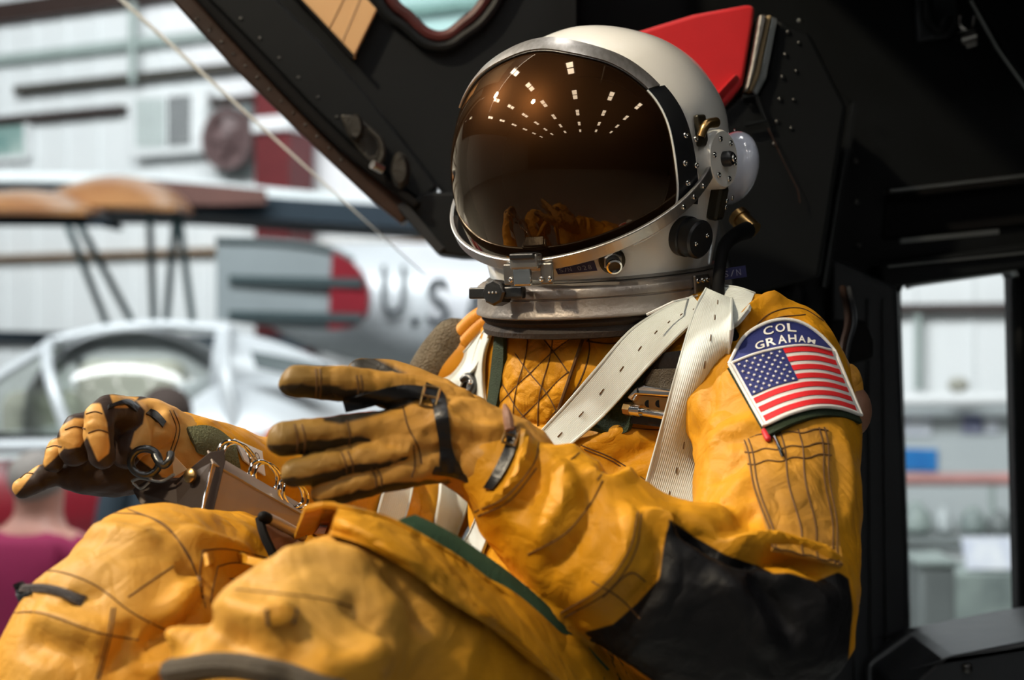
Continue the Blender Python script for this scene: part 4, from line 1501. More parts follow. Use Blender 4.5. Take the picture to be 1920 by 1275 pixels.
wmx = nt.nodes.new('ShaderNodeMix')
wmx.data_type = 'RGBA'
wmx.blend_type = 'MULTIPLY'
wmx.inputs['Factor'].default_value = 0.16
nt.links.new(wr.outputs['Color'], wmx.inputs['A'])
nt.links.new(ck1.outputs['Color'], wmx.inputs['B'])
nt.links.new(wmx.outputs['Result'], b_.inputs['Base Color'])
wbp = nt.nodes.new('ShaderNodeBump')
wbp.inputs['Strength'].default_value = 0.5
wbp.inputs['Distance'].default_value = 0.001
nt.links.new(ck1.outputs['Fac'], wbp.inputs['Height'])
nt.links.new(wbp.outputs['Normal'], b_.inputs['Normal'])


# ------------------------------------------------------------------ continuous bodies from limbs
def remeshed(vfs, voxel, smooth_it):
    v, f = join(*vfs)
    me = bpy.data.meshes.new('tmp')
    me.from_pydata([tuple(q) for q in v], [], f)
    me.update()
    fix_normals(me)
    o = bpy.data.objects.new('tmp', me)
    COL.objects.link(o)
    r = o.modifiers.new('r', 'REMESH')
    r.mode = 'VOXEL'
    r.voxel_size = voxel
    s = o.modifiers.new('s', 'SMOOTH')
    s.factor = 0.5
    s.iterations = smooth_it
    dg = bpy.context.evaluated_depsgraph_get()
    dg.update()
    ev = o.evaluated_get(dg).to_mesh()
    n = len(ev.vertices)
    co = np.empty(n * 3)
    ev.vertices.foreach_get('co', co)
    co = co.reshape(-1, 3)
    Fs = [tuple(p.vertices) for p in ev.polygons]
    o.evaluated_get(dg).to_mesh_clear()
    bpy.data.objects.remove(o)
    return co, Fs


def normals(co, Fs):
    me = bpy.data.meshes.new('n')
    me.from_pydata(co.tolist(), [], Fs)
    me.update()
    nn = np.empty(len(co) * 3)
    me.vertices.foreach_get('normal', nn)
    bpy.data.meshes.remove(me)
    return nn.reshape(-1, 3)


def limb(rows, n=24, sm=4, up=None, sx=1.0):
    return tube([P(x, y, d) for x, y, d, r in rows], [q[3] for q in rows], n, up=up, sx=sx, cap='round', sm=sm)


def project(co):
    px = CX + co[:, 0] / co[:, 1] * FPX
    py = CY - (co[:, 2] - CAMZ) / co[:, 1] * FPX
    return px, py


def poly_sd(px, py, poly):
    """signed distance in photo pixels, positive inside"""
    poly = np.array(poly, float)
    d2 = np.full(len(px), 1e18)
    ins = np.zeros(len(px), bool)
    for i in range(len(poly)):
        a, b = poly[i], poly[(i + 1) % len(poly)]
        e = b - a
        t = np.clip(((px - a[0]) * e[0] + (py - a[1]) * e[1]) / (e @ e + 1e-12), 0, 1)
        d2 = np.minimum(d2, (px - a[0] - t * e[0]) ** 2 + (py - a[1] - t * e[1]) ** 2)
        c = ((a[1] > py) != (b[1] > py)) & (px < (b[0] - a[0]) * (py - a[1]) / (b[1] - a[1] + 1e-12) + a[0])
        ins ^= c
    return np.where(ins, 1, -1) * np.sqrt(d2)


TF = Vector((-0.70, -0.714, 0)).normalized()
torso = limb([(1200, 1500, 1.45, .120), (1185, 1250, 1.46, .125), (1172, 1000, 1.475, .130), (1165, 860, 1.48, .130), (1160, 745, 1.48, .122), (1155, 665, 1.465, .115), (1148, 615, 1.455, .110), (1146, 590, 1.45, .090), (1144, 580, 1.45, .02)], 40, up=TF, sx=1.40)
shoulders = limb([(905, 745, 1.61, .074), (1010, 715, 1.56, .080), (1160, 700, 1.48, .085), (1320, 705, 1.38, .080), (1425, 722, 1.315, .080)], 24)
arm_l_rows = [(1432, 722, 1.31, .080), (1446, 785, 1.275, .076), (1454, 870, 1.235, .0690), (1452, 980, 1.19, .068), (1440, 1080, 1.15, .070), (1430, 1160, 1.125, .070)]
fore_l_rows = [(1430, 1160, 1.125, .070), (1330, 1130, 1.11, .070), (1210, 1075, 1.10, .064), (1100, 1012, 1.10, .058), (1010, 945, 1.11, .048), (940, 880, 1.12, .036)]
arm_r_rows = [(905, 735, 1.61, .074), (850, 830, 1.66, .068), (790, 930, 1.64, .064), (740, 985, 1.60, .062), (640, 955, 1.51, .056), (520, 915, 1.43, .046), (415, 872, 1.37, .038), (340, 838, 1.325, .031)]
leg_l_rows = [(1230, 1560, 1.36, .110), (1050, 1420, 1.22, .100), (900, 1315, 1.10, .092), (760, 1242, 1.02, .078), (640, 1192, 0.97, .067), (560, 1270, 0.93, .074), (520, 1420, 0.90, .078), (500, 1700, 0.90, .075)]
leg_r_rows = [(1080, 1450, 1.52, .110), (850, 1310, 1.40, .100), (600, 1200, 1.28, .088), (420, 1135, 1.19, .076), (310, 1092, 1.13, .0615), (262, 1150, 1.09, .071), (200, 1275, 1.06, .080), (150, 1600, 1.03, .080)]
co, BF = remeshed([torso, shoulders, limb(arm_l_rows), limb(fore_l_rows), limb(arm_r_rows), limb(leg_l_rows), limb(leg_r_rows)], 0.0045, 7)
print('body verts', len(co))


def bvh_now():
    return BVHTree.FromPolygons(co.tolist(), BF)


# broad cloth folds: ridged noise
nn = normals(co, BF)
disp = np.zeros(len(co))
for i in range(len(co)):
    x, y, z = co[i]
    a = noise.noise(Vector((x * 9 + z * 5, y * 9, z * 13 - x * 6)))
    b2 = noise.noise(Vector((x * 24 - z * 10, y * 22 + 7, z * 26 + x * 9)))
    disp[i] = 0.0065 * (1 - 2.4 * abs(a)) * 0.55 + 0.0030 * (1 - 2.2 * abs(b2)) * 0.6
co = co + nn * disp[:, None]
BV = bvh_now()


def sculpt(strokes):
    """folds traced on the cloth: (pixels, width m, height m)"""
    global co
    nn = normals(co, BF)
    add = np.zeros(len(co))
    for pix, w, h in strokes:
        pts = []
        for x, y in catmull(pix, 6):
            q = hit(BV, x, y)
            if q[0] is not None:
                pts.append(np.array(q[0]))
        if len(pts) < 2:
            continue
        pts = np.array(pts)
        lo, hi = pts.min(0) - 3 * w, pts.max(0) + 3 * w
        idx = np.where(np.all((co > lo) & (co < hi), axis=1))[0]
        if len(idx) == 0:
            continue
        c = co[idx]
        best = np.full(len(idx), 1e9)
        tt = np.zeros(len(idx))
        for k in range(len(pts) - 1):
            a, b = pts[k], pts[k + 1]
            e = b - a
            t = np.clip(((c - a) @ e) / (e @ e + 1e-12), 0, 1)
            d = np.linalg.norm(c - a - t[:, None] * e, axis=1)
            u = d < best
            best[u] = d[u]
            tt[u] = (k + t[u]) / (len(pts) - 1)
        taper = np.clip(np.minimum(tt, 1 - tt) * 5, 0, 1) ** 0.7
        add[idx] += 1.45 * h * np.exp(-(best / (0.9 * w)) ** 2) * taper
    co = co + nn * add[:, None]


sculpt([
    # left upper arm
    ([(1325, 850), (1360, 815), (1420, 795)], .010, .004), ([(1330, 900), (1370, 880), (1400, 850)], .008, -.004), ([(1345, 955), (1380, 925), (1410, 880)], .010, .004),
    ([(1345, 1000), (1390, 985), (1425, 940)], .008, -.004), ([(1335, 1030), (1420, 1020), (1500, 1030), (1590, 1065)], .009, .009), ([(1400, 1052), (1480, 1050), (1560, 1080)], .007, -.008),
    ([(1450, 1075), (1500, 1095), (1560, 1150)], .008, .006), ([(1400, 1080), (1450, 1130), (1500, 1200)], .010, -.006), ([(1330, 1070), (1400, 1140), (1460, 1230)], .012, .007),
    ([(1385, 620), (1430, 575), (1490, 562), (1545, 590), (1580, 640)], .009, .008), ([(1400, 640), (1450, 595), (1520, 600)], .007, -.006),
    ([(1575, 800), (1590, 900), (1580, 1000)], .010, .004),
    ([(1262, 968), (1310, 1000), (1370, 1036), (1430, 1050)], .009, -.013),
    # left forearm
    ([(960, 800), (985, 850), (960, 920), (900, 960)], .007, .008), ([(1000, 840), (1010, 900), (960, 980)], .008, -.006), ([(1050, 860), (1060, 930), (1000, 1030)], .009, .006),
    ([(1110, 900), (1100, 990), (1020, 1090)], .008, -.006), ([(1180, 945), (1170, 1040), (1080, 1140)], .010, .007), ([(1240, 985), (1230, 1080), (1150, 1170)], .007, -.006), ([(1200, 960), (1250, 975), (1256, 1000)], .006, .006),
    # right knee and shin
    ([(140, 1010), (200, 1000), (300, 1020)], .014, .006), ([(330, 1000), (400, 1020), (480, 1050)], .010, .007), ([(330, 1060), (370, 1080), (400, 1130)], .010, -.008), ([(300, 1180), (350, 1110), (380, 1090)], .011, .011),
    ([(60, 1150), (150, 1180), (230, 1200)], .010, .006), ([(250, 1240), (330, 1180), (400, 1140)], .010, -.009), ([(120, 1120), (200, 1110)], .008, -.004), ([(250, 1160), (230, 1210), (200, 1275)], .010, -.006),
    ([(280, 1275), (320, 1220), (360, 1190)], .010, .010), ([(40, 1200), (100, 1215), (170, 1240)], .010, -.005),
    # left knee
    ([(380, 1160), (450, 1200), (520, 1220), (600, 1240)], .014, -.010), ([(400, 1130), (480, 1160), (560, 1150)], .012, .007), ([(560, 1230), (650, 1255), (740, 1200)], .012, .008), ([(640, 1120), (700, 1160), (740, 1220)], .010, -.007),
    ([(720, 1060), (780, 1120), (800, 1200)], .009, -.010), ([(500, 1060), (600, 1040), (700, 1060)], .012, .006),
    # belly and chest
    ([(1180, 800), (1120, 830), (1060, 850)], .010, .006), ([(1240, 830), (1180, 860), (1120, 900)], .010, -.006), ([(1200, 880), (1140, 900), (1090, 880)], .009, .006), ([(1330, 700), (1320, 780), (1290, 840)], .012, -.003),
    ([(790, 900), (800, 950), (780, 1000)], .008, -.006), ([(1090, 640), (1120, 700), (1080, 780)], .008, -.004),
])
BV = bvh_now()
px_, py_ = project(co)
_arm = np.array([tuple(P(*q[:3])) for q in catmull(arm_l_rows[2:] + fore_l_rows[1:], 4)])
_leg = np.array([tuple(P(*q[:3])) for q in catmull(leg_l_rows[1:], 4)])
_legr = np.array([tuple(P(*q[:3])) for q in catmull(leg_r_rows[1:], 4)])


def _near(pts):
    return np.min(np.linalg.norm(co[:, None, :] - pts[None], axis=2), axis=1)


_off = (_near(_arm) < .085) | (_near(_leg) < .115) | (_near(_legr) < .11)
_tf = [f for f in BF if not any(_off[i] for i in f)]
TV = bvh_of((co.tolist(), _tf), torso)       # the trunk alone: straps lie on it
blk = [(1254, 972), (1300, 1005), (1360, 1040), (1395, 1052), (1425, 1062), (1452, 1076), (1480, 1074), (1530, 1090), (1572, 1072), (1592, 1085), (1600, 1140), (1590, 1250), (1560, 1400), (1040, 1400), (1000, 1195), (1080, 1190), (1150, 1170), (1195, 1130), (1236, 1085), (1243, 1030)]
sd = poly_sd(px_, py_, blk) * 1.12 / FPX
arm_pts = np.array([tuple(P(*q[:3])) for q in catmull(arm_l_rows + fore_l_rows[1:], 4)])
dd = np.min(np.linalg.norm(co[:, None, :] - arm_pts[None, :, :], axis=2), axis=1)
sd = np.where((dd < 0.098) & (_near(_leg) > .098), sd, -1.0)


def mesh_attr(name, co, Fs, attr, vals, m, parent, haze_shade=None):
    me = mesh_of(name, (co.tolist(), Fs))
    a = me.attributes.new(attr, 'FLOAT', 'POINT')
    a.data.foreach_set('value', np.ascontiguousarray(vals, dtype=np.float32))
    if haze_shade is not None:
        a = me.attributes.new('haze_shade', 'FLOAT', 'POINT')
        a.data.foreach_set('value', np.ascontiguousarray(haze_shade, dtype=np.float32))
    me.materials.append(MATS[m])
    return obj(name, me, m, parent)


haze_shade = np.zeros(len(co))  # haze of reflecting glass painted pale into the cloth, mainly at the knees
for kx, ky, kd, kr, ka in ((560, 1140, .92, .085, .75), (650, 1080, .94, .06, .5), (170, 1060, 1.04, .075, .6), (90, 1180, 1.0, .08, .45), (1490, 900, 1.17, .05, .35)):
    haze_shade = np.maximum(haze_shade, ka * np.exp(-(np.linalg.norm(co - np.array(P(kx, ky, kd)), axis=1) / kr) ** 2))
body = mesh_attr('body_suit', co, BF, 'black', sd, 'suit_yellow', PILOT, haze_shade)


def bh(px, py, off=0.0, bvh=None):
    h = hit(bvh or BV, px, py)
    return None if h[0] is None else (h[0] + h[1] * off, h[1])


def fit_depth(pts, deg_u, deg_v, bvh):
    """smooth depth over (u, v): pts = [(u, v, px, py)]"""
    A, B = [], []
    for u, v, x, y in pts:
        h = hit(bvh, x, y)
        if h[0] is None:
            continue
        A.append([u ** i * v ** j for i in range(deg_u + 1) for j in range(deg_v + 1)])
        B.append(h[0].y)
    s = np.linalg.lstsq(np.array(A), np.array(B), rcond=None)[0]
    return lambda u, v: float(sum(c * u ** i * v ** j for c, (i, j) in zip(s, [(i, j) for i in range(deg_u + 1) for j in range(deg_v + 1)])))


def drape(fpx, nu, nv, off, du=3, dv=2, bvh=None):
    bvh = bvh or BV
    pts = [(i / (nu - 1), j / (nv - 1), *fpx(i / (nu - 1), j / (nv - 1))) for i in range(nu) for j in range(nv)]
    fd = fit_depth(pts, du, dv, bvh)

    def fn(u, v, extra=0.0):
        x, y = fpx(u, v)
        d = fd(u, v) - off - extra
        return P(x, y, d)
    return fn


def grid_obj(fn, nu, nv, th, m, name, parent, uv=False, sub=0, bevel=0.0, uvs=(1, 1)):
    G = [[fn(i / (nu - 1), j / (nv - 1)) for j in range(nv)] for i in range(nu)]
    n_ = (G[1][0] - G[0][0]).cross(G[0][1] - G[0][0])
    if n_.dot(CAMPOS - G[0][0]) < 0:
        th = -th
    vf = sheet(G, th)
    o = obj(name, vf, m, parent, bevel=bevel)
    if uv:
        l = o.data.uv_layers.new(name='uv')
        N = nu * nv
        for lp in o.data.loops:
            k = lp.vertex_index % N
            l.data[lp.index].uv = ((k // nv) / (nu - 1) * uvs[0], (k % nv) / (nv - 1) * uvs[1])
    return o


def between(pa, pb):
    """(u along, v across) -> pixel between two pixel polylines"""
    A, B = catmull(pa, 12), catmull(pb, 12)
    def smp(L, t):
        q = t * (len(L) - 1)
        i = max(0, min(int(q), len(L) - 2))
        return L[i] + (L[i + 1] - L[i]) * (q - i)
    return lambda u, v: tuple(smp(A, u) * (1 - v) + smp(B, u) * v)


def seam(pix, r=.0006, m='thread_brown', off=.0002, parent=None, dash=0, bvh=None, name='seam'):
    pts = [bh(x, y, off, bvh) for x, y in catmull(pix, 8)]
    pts = [q[0] for q in pts if q is not None]
    if len(pts) < 2:
        return
    # drop jumps to another limb
    run = [pts[0]]
    for q in pts[1:]:
        if (q - run[-1]).length < 0.05:
            run.append(q)
    return obj(name, tube(run, r, 5), m, parent or PILOT)


def csheet(G, th):
    """sheet whose thickness goes away from the camera side"""
    i, j = len(G) // 2, len(G[0]) // 2
    c = Vector(G[i][j])
    n_ = (Vector(G[i][j]) - Vector(G[i - 1][j])).cross(Vector(G[i][j]) - Vector(G[i][j - 1]))
    if n_.dot(CAMPOS - c) < 0:
        th = -th
    return sheet(G, th)

# ================================================================== gloves
def glove(name, vfs, darkfn, m, vox=0.0021, strokes=(), shadefn=None):
    gco, GF = remeshed(vfs, vox, 5)
    g_n = normals(gco, GF)
    dsp = np.array([0.0011 * (1 - 2.4 * abs(noise.noise(Vector(c) * 55))) + 0.0016 * (1 - 2.4 * abs(noise.noise(Vector((c[0] * 26, c[1] * 26, c[2] * 60))))) for c in gco.tolist()])
    gco = gco + g_n * dsp[:, None] * 0.7
    gb = BVHTree.FromPolygons(gco.tolist(), GF)
    for pix, w, h in strokes:
        pts = [hit(gb, x, y)[0] for x, y in catmull(pix, 5)]
        pts = np.array([tuple(q) for q in pts if q is not None])
        if len(pts) < 2:
            continue
        d = np.min(np.linalg.norm(gco[:, None, :] - pts[None], axis=2), axis=1)
        gco = gco + g_n * (h * np.exp(-(d / w) ** 2))[:, None]
    g_n = normals(gco, GF)
    dark = darkfn(gco, g_n)
    return mesh_attr(name, gco, GF, 'dark', dark, m, PILOT, shadefn(gco) if shadefn else None), BVHTree.FromPolygons(gco.tolist(), GF)


# left glove, reaching out, back of the hand towards us
f_index = [(845, 780, 1.135, .024), (775, 748, 1.12, .0175), (715, 728, 1.105, .0132), (640, 719, 1.09, .0128), (553, 716, 1.075, .0122)]
f_mid = [(845, 805, 1.125, .024), (770, 805, 1.105, .0175), (700, 806, 1.09, .0130), (610, 814, 1.075, .0128), (531, 824, 1.065, .0120)]
f_ring = [(850, 830, 1.12, .023), (780, 840, 1.10, .0165), (700, 858, 1.08, .0115), (630, 872, 1.07, .0110), (554, 889, 1.06, .0102)]
f_pink = [(860, 850, 1.12, .022), (800, 870, 1.10, .0155), (740, 892, 1.085, .0112), (670, 909, 1.075, .0106), (608, 924, 1.068, .0098)]
f_thumb = [(870, 790, 1.16, .024), (800, 735, 1.175, .016), (745, 708, 1.18, .0125), (678, 694, 1.185, .0105)]
hand_l = [(960, 885, 1.125, .040), (925, 860, 1.125, .039), (880, 835, 1.125, .037), (830, 815, 1.12, .032)]


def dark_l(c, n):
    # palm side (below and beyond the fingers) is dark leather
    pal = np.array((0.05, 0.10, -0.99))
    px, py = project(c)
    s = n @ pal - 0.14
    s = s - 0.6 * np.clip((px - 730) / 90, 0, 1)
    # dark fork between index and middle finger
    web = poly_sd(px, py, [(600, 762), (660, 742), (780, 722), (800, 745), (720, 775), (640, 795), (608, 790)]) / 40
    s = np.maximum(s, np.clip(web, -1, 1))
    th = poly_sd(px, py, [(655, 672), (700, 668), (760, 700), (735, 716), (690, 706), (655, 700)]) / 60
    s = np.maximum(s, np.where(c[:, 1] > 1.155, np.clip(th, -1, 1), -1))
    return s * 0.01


glove_l, GLB = glove('glove', [limb(q, 16) for q in (f_index, f_mid, f_ring, f_pink, f_thumb, hand_l)], dark_l, 'glove_leather', shadefn=lambda c: 0.8 * np.clip((np.linalg.norm(c - np.array(P(880, 820, 1.12)), axis=1) - .06) / .09, 0, 1),  # shade on the outer fingers, painted into the leather as darker olive
                     strokes=[([(700, 700), (704, 730)], .0035, -.0015), ([(620, 690), (622, 745)], .0035, -.0013), ([(560, 795), (565, 850)], .003, -.0012), ([(655, 790), (660, 842)], .003, -.0012),
                              ([(640, 845), (650, 895)], .003, -.0012), ([(700, 880), (708, 915)], .003, -.0012), ([(760, 850), (800, 800), (860, 790)], .005, .003), ([(730, 830), (800, 845), (850, 840)], .004, -.003),
                              ([(770, 760), (820, 780), (860, 760)], .005, .003), ([(830, 770), (870, 800), (930, 800)], .006, .003), ([(860, 860), (900, 830), (940, 840)], .006, -.003)])


def gseam(pix, bvh, r=.0007, m='thread_brown'):
    return seam(pix, r, m, .0001, PILOT, 0, bvh)


for pix in ([(592, 692), (594, 715), (592, 745)], [(600, 692), (602, 716), (600, 745)], [(668, 704), (672, 728), (670, 745)], [(676, 704), (680, 728), (678, 745)],
            [(552, 796), (558, 822), (556, 850)], [(566, 796), (572, 822), (570, 850)], [(650, 788), (656, 815), (654, 838)],
            [(640, 848), (648, 868), (650, 888)], [(652, 846), (660, 866), (662, 886)], [(696, 878), (704, 895), (706, 915)], [(706, 876), (714, 893), (716, 912)],
            [(755, 760), (765, 800), (785, 840), (790, 870)], [(775, 835), (778, 870), (772, 895)]):
    gseam(pix, GLB)

# right glove, hanging over the far knee, fingers curled
r_hand = [(350, 845, 1.325, .029), (305, 820, 1.31, .029), (265, 802, 1.29, .028), (228, 796, 1.27, .024)]
r_f1 = [(245, 790, 1.27, .020), (208, 770, 1.235, .0140), (187, 784, 1.215, .0122), (186, 820, 1.21, .0118), (192, 856, 1.215, .0110)]
r_f2 = [(235, 810, 1.27, .020), (170, 797, 1.25, .0138), (142, 808, 1.232, .0122), (136, 834, 1.228, .0118), (140, 852, 1.232, .0110)]
r_f3 = [(225, 830, 1.27, .020), (145, 837, 1.262, .0120), (110, 844, 1.25, .0100), (101, 864, 1.245, .0095)]
r_f4 = [(220, 850, 1.28, .020), (130, 882, 1.27, .0130), (85, 893, 1.262, .0106), (44, 916, 1.25, .0090)]
r_palm = [(300, 850, 1.31, .030), (240, 868, 1.29, .030), (180, 885, 1.28, .022), (130, 890, 1.27, .014)]
r_th = [(290, 800, 1.29, .022), (262, 815, 1.265, .0165), (246, 838, 1.25, .0130), (236, 856, 1.25, .0105)]


def dark_r(c, n):
    px, py = project(c)
    yel = [[(160, 758), (188, 756), (200, 790), (206, 838), (204, 850), (184, 866), (168, 830), (158, 800)], [(112, 800), (140, 784), (168, 786), (166, 815), (150, 838), (126, 842), (114, 832)],
           [(80, 868), (90, 826), (116, 820), (122, 838), (104, 858), (84, 876)], [(14, 930), (30, 890), (70, 862), (78, 868), (60, 890), (40, 916), (20, 938)],
           [(244, 838), (252, 810), (268, 795), (272, 770), (256, 752), (300, 740), (420, 790), (420, 960), (330, 930), (300, 890), (262, 862)], [(206, 740), (260, 745), (240, 765), (215, 765)]]
    s = np.full(len(c), -1e3)
    for y in yel:
        s = np.maximum(s, poly_sd(px, py, y))
    back = (n[:, 1] > 0.35)
    s = np.where(back, n[:, 2] * 40 + 5, s)
    return -s * 1.25 / FPX


glove_r, GRB = glove('glove', [limb(q, 16) for q in (r_hand, r_f1, r_f2, r_f3, r_f4, r_palm, r_th)], dark_r, 'glove_leather_pale',
                     strokes=[([(160, 790), (180, 784), (200, 792)], .003, -.0014), ([(165, 812), (185, 806), (206, 812)], .003, -.0013), ([(118, 808), (140, 802), (165, 806)], .003, -.0013), ([(88, 838), (102, 834), (118, 838)], .003, -.0012),
                              ([(40, 895), (58, 892)], .003, -.0012), ([(290, 770), (296, 800), (286, 830)], .005, -.004), ([(312, 780), (318, 810), (306, 850)], .005, .003), ([(272, 790), (280, 820), (276, 850)], .004, .003)])
for pix in ([(162, 776), (178, 772), (192, 776)], [(166, 812), (185, 806), (204, 812)], [(122, 806), (140, 800), (160, 804)], [(88, 840), (102, 836), (116, 838)], [(38, 897), (50, 888), (62, 888)], [(318, 770), (330, 805), (318, 850)], [(325, 770), (337, 805), (325, 850)]):
    gseam(pix, GRB)


# ------------------------------------------------------------------ straps and cuffs of the gloves
def cling(fpx, bvh, off, nu=40, nv=7, it=3):
    """ribbon that follows the surface closely"""
    Dp = np.full((nu, nv), np.nan)
    for i in range(nu):
        for j in range(nv):
            h_ = hit(bvh, *fpx(i / (nu - 1), j / (nv - 1)))
            if h_[0] is not None:
                Dp[i, j] = h_[0].y
    for i in range(nu):
        r = Dp[i]
        if np.isnan(r).all():
            Dp[i] = Dp[i - 1] if i else 1.1
        elif np.isnan(r).any():
            ok = ~np.isnan(r)
            Dp[i] = np.interp(np.arange(nv), np.where(ok)[0], r[ok])
    md = np.median(Dp)
    Dp = np.clip(Dp, md - .06, md + .06)
    for _ in range(it):
        Dp[1:-1] = (Dp[:-2] + 2 * Dp[1:-1] + Dp[2:]) / 4

    def fn(u, v, extra=0.0):
        a, b = min(max(u, 0), 1) * (nu - 1), min(max(v, 0), 1) * (nv - 1)
        i, j = min(int(a), nu - 2), min(int(b), nv - 2)
        s, t = a - i, b - j
        d = (Dp[i, j] * (1 - s) + Dp[i + 1, j] * s) * (1 - t) + (Dp[i, j + 1] * (1 - s) + Dp[i + 1, j + 1] * s) * t
        return P(*fpx(u, v), d - off - extra)
    return fn


def bandstrap(pa, pb, bvh, off, th, m, name, parent=None, nu=24, nv=5, du=5, dv=2, uv=False, uvs=(1, 1), close=False):
    fn = cling(between(pa, pb), bvh, off) if close else drape(between(pa, pb), nu, nv, off, du, dv, bvh)
    return grid_obj(fn, nu, nv, th, m, name, parent or PILOT, uv=uv, uvs=uvs), fn


bandstrap([(788, 738), (806, 742), (816, 790), (824, 840), (828, 886)], [(800, 716), (832, 736), (842, 790), (848, 840), (866, 888)], GLB, .003, .003, 'black_leather', 'wrist_strap', close=True)
bandstrap([(642, 752), (690, 738), (750, 722), (800, 724)], [(648, 774), (700, 762), (755, 746), (800, 748)], GLB, .003, .003, 'black_leather', 'hand_strap', close=True)
bandstrap([(818, 876), (845, 880), (872, 892)], [(812, 890), (850, 896), (880, 908)], GLB, .002, .003, 'black_leather', 'strap_end', nu=8, close=True)
bandstrap([(950, 792), (948, 830), (926, 880), (905, 915)], [(968, 800), (966, 840), (945, 885), (922, 918)], bvh_of((co.tolist(), BF), ([v.co for v in glove_l.data.vertices], [tuple(p.vertices) for p in glove_l.data.polygons])), .004, .003, 'black_leather', 'cuff_strap', close=True)


def buckle(px, py, d, w, h, n, up, m='brass'):
    M = mtx(P(px, py, d), n, up)
    fr = []
    for a, b in (((-w, -h), (w, -h)), ((w, -h), (w, h)), ((w, h), (-w, h)), ((-w, h), (-w, -h))):
        fr.append(tube([M @ Vector((a[1], a[0], 0)), M @ Vector((b[1], b[0], 0))], .0011, 6))
    fr.append(tube([M @ Vector((0, -w, .001)), M @ Vector((0, w, .001))], .0009, 6))
    return obj('strap_buckle', join(*fr), m, PILOT)


h = hit(GLB, 806, 742)
buckle(806, 744, h[0].y - .008, .006, .008, (-.1, -1, .3), (0.2, 0, 1))
h = hit(BV, 958, 818)
buckle(958, 816, h[0].y - .010, .005, .007, (-.2, -1, .3), (0.3, 0, 1))
obj('strap_tongue', tube([P(946, 760, 1.10), P(952, 780, 1.085), P(956, 806, 1.08)], [.0015, .004, .004], 8, sm=3), 'brown_leather', PILOT)
# right glove's strap and wrist band
bandstrap([(205, 758), (240, 748), (262, 762)], [(205, 764), (236, 757), (258, 772)], GRB, .004, .003, 'black_leather', 'hand_strap', nu=10, close=True)
bandstrap([(283, 766), (296, 772), (312, 790)], [(276, 775), (290, 784), (306, 800)], GRB, .004, .004, 'black_leather', 'strap_end', nu=8, close=True)
ALLB = bvh_of((co.tolist(), BF))
# olive fleece band and white name patch on the right forearm
bandstrap([(352, 800), (385, 797), (412, 806), (442, 830)], [(372, 850), (400, 860), (430, 870), (452, 880)], ALLB, .006, .006, 'olive_band', 'sleeve_band', nu=16, nv=9, du=3)
wp, wfn = bandstrap([(440, 822), (470, 836), (492, 846)], [(458, 862), (480, 880), (498, 892)], ALLB, .006, .002, 'patch_white', 'name_patch', nu=10, nv=7, du=2)
for ch, u in (('C', .30), ('.', .50), ('O', .60)):
    letter_on(lambda a, b: wfn(a, b, .0035), ch, u, u + (.22 if ch != '.' else .06), .18 if ch != '.' else .42, .48, 'black_leather', wp, 0)
seam([(385, 800), (400, 830), (405, 860)])

# ================================================================== shoulder patch
A_ = [(1367, 682), (1420, 662), (1475, 650), (1520, 648), (1565, 658)]
B_ = [(1432, 798), (1480, 776), (1530, 763), (1575, 765), (1615, 778)]
D_ = [(1367, 682), (1393, 634), (1428, 609), (1467, 599), (1505, 606), (1540, 630), (1565, 658)]
flag_px = between(A_, B_)


def poly_at(L, t):
    q = t * (len(L) - 1)
    i = max(0, min(int(q), len(L) - 2))
    return L[i] + (L[i + 1] - L[i]) * (q - i)


DA, DD = catmull(A_, 12), catmull(D_, 12)


def patch_px(u, v):
    """v from -1 (top of the dome) over 0 (dividing line) to 1 (bottom)"""
    if v >= 0:
        return flag_px(u, v)
    a, b = poly_at(DA, u), poly_at(DD, u)
    return tuple(a + (b - a) * (-v))


smp = [(u / 8, v / 8, *patch_px(u / 8, v / 8)) for u in range(9) for v in range(-6, 9)]
pfd = fit_depth(smp, 2, 2, BV)


def pp(u, v, extra=0.0):
    x, y = patch_px(u, v)
    return P(x, y, pfd(u, max(v, -.8)) - .009 - extra)


obj('patch_backing', csheet([[pp(lerp(-.035, .97, i / 14), lerp(.05, 1.14, j / 14), -.0045) for j in range(15)] for i in range(15)], .003), 'olive_velcro', PILOT)
G = [[pp(i / 24, -1 + 2 * j / 32) for j in range(33)] for i in range(25)]
th_ = .002
V0, F0_ = csheet(G, th_)
patch = obj('shoulder_patch', (V0, F0_), 'patch_white', PILOT)
# stitched border
bd_ = [pp(i / 24, -1) for i in range(25)] + [pp(1, j / 12) for j in range(1, 13)] + [pp(1 - i / 24, 1) for i in range(1, 25)] + [pp(0, 1 - j / 12) for j in range(1, 13)]
obj('patch_border', tube(bd_, .0017, 8), 'patch_white', patch)
obj('divider', tube([pp(.03 + .94 * i / 24, 0, .001) for i in range(25)], .0012, 6), 'patch_white', patch)


def cell(u0, u1, v0, v1, m, name, ex=.0011, nu=16, nv=5):
    G = [[pp(lerp(u0, u1, i / (nu - 1)), lerp(v0, v1, j / (nv - 1)), ex) for j in range(nv)] for i in range(nu)]
    return obj(name, csheet(G, .0006), m, patch)


def dome_cell():
    G = []
    for i in range(25):
        u = lerp(.035, .965, i / 24)
        G.append([pp(u, lerp(-.03, -.93, j / 10), .0011) for j in range(11)])
    return obj('name_field', csheet(G, .0006), 'patch_blue', patch)


dome_cell()
cell(.035, .46, .025, .54, 'patch_blue', 'canton', .0012)
for k in range(7):
    v0, v1 = .015 + k * .142, .015 + k * .142 + .078
    cell(.46 if k < 4 else .035, .965, v0, v1, 'patch_red', 'stripe', .0011, 20, 3)
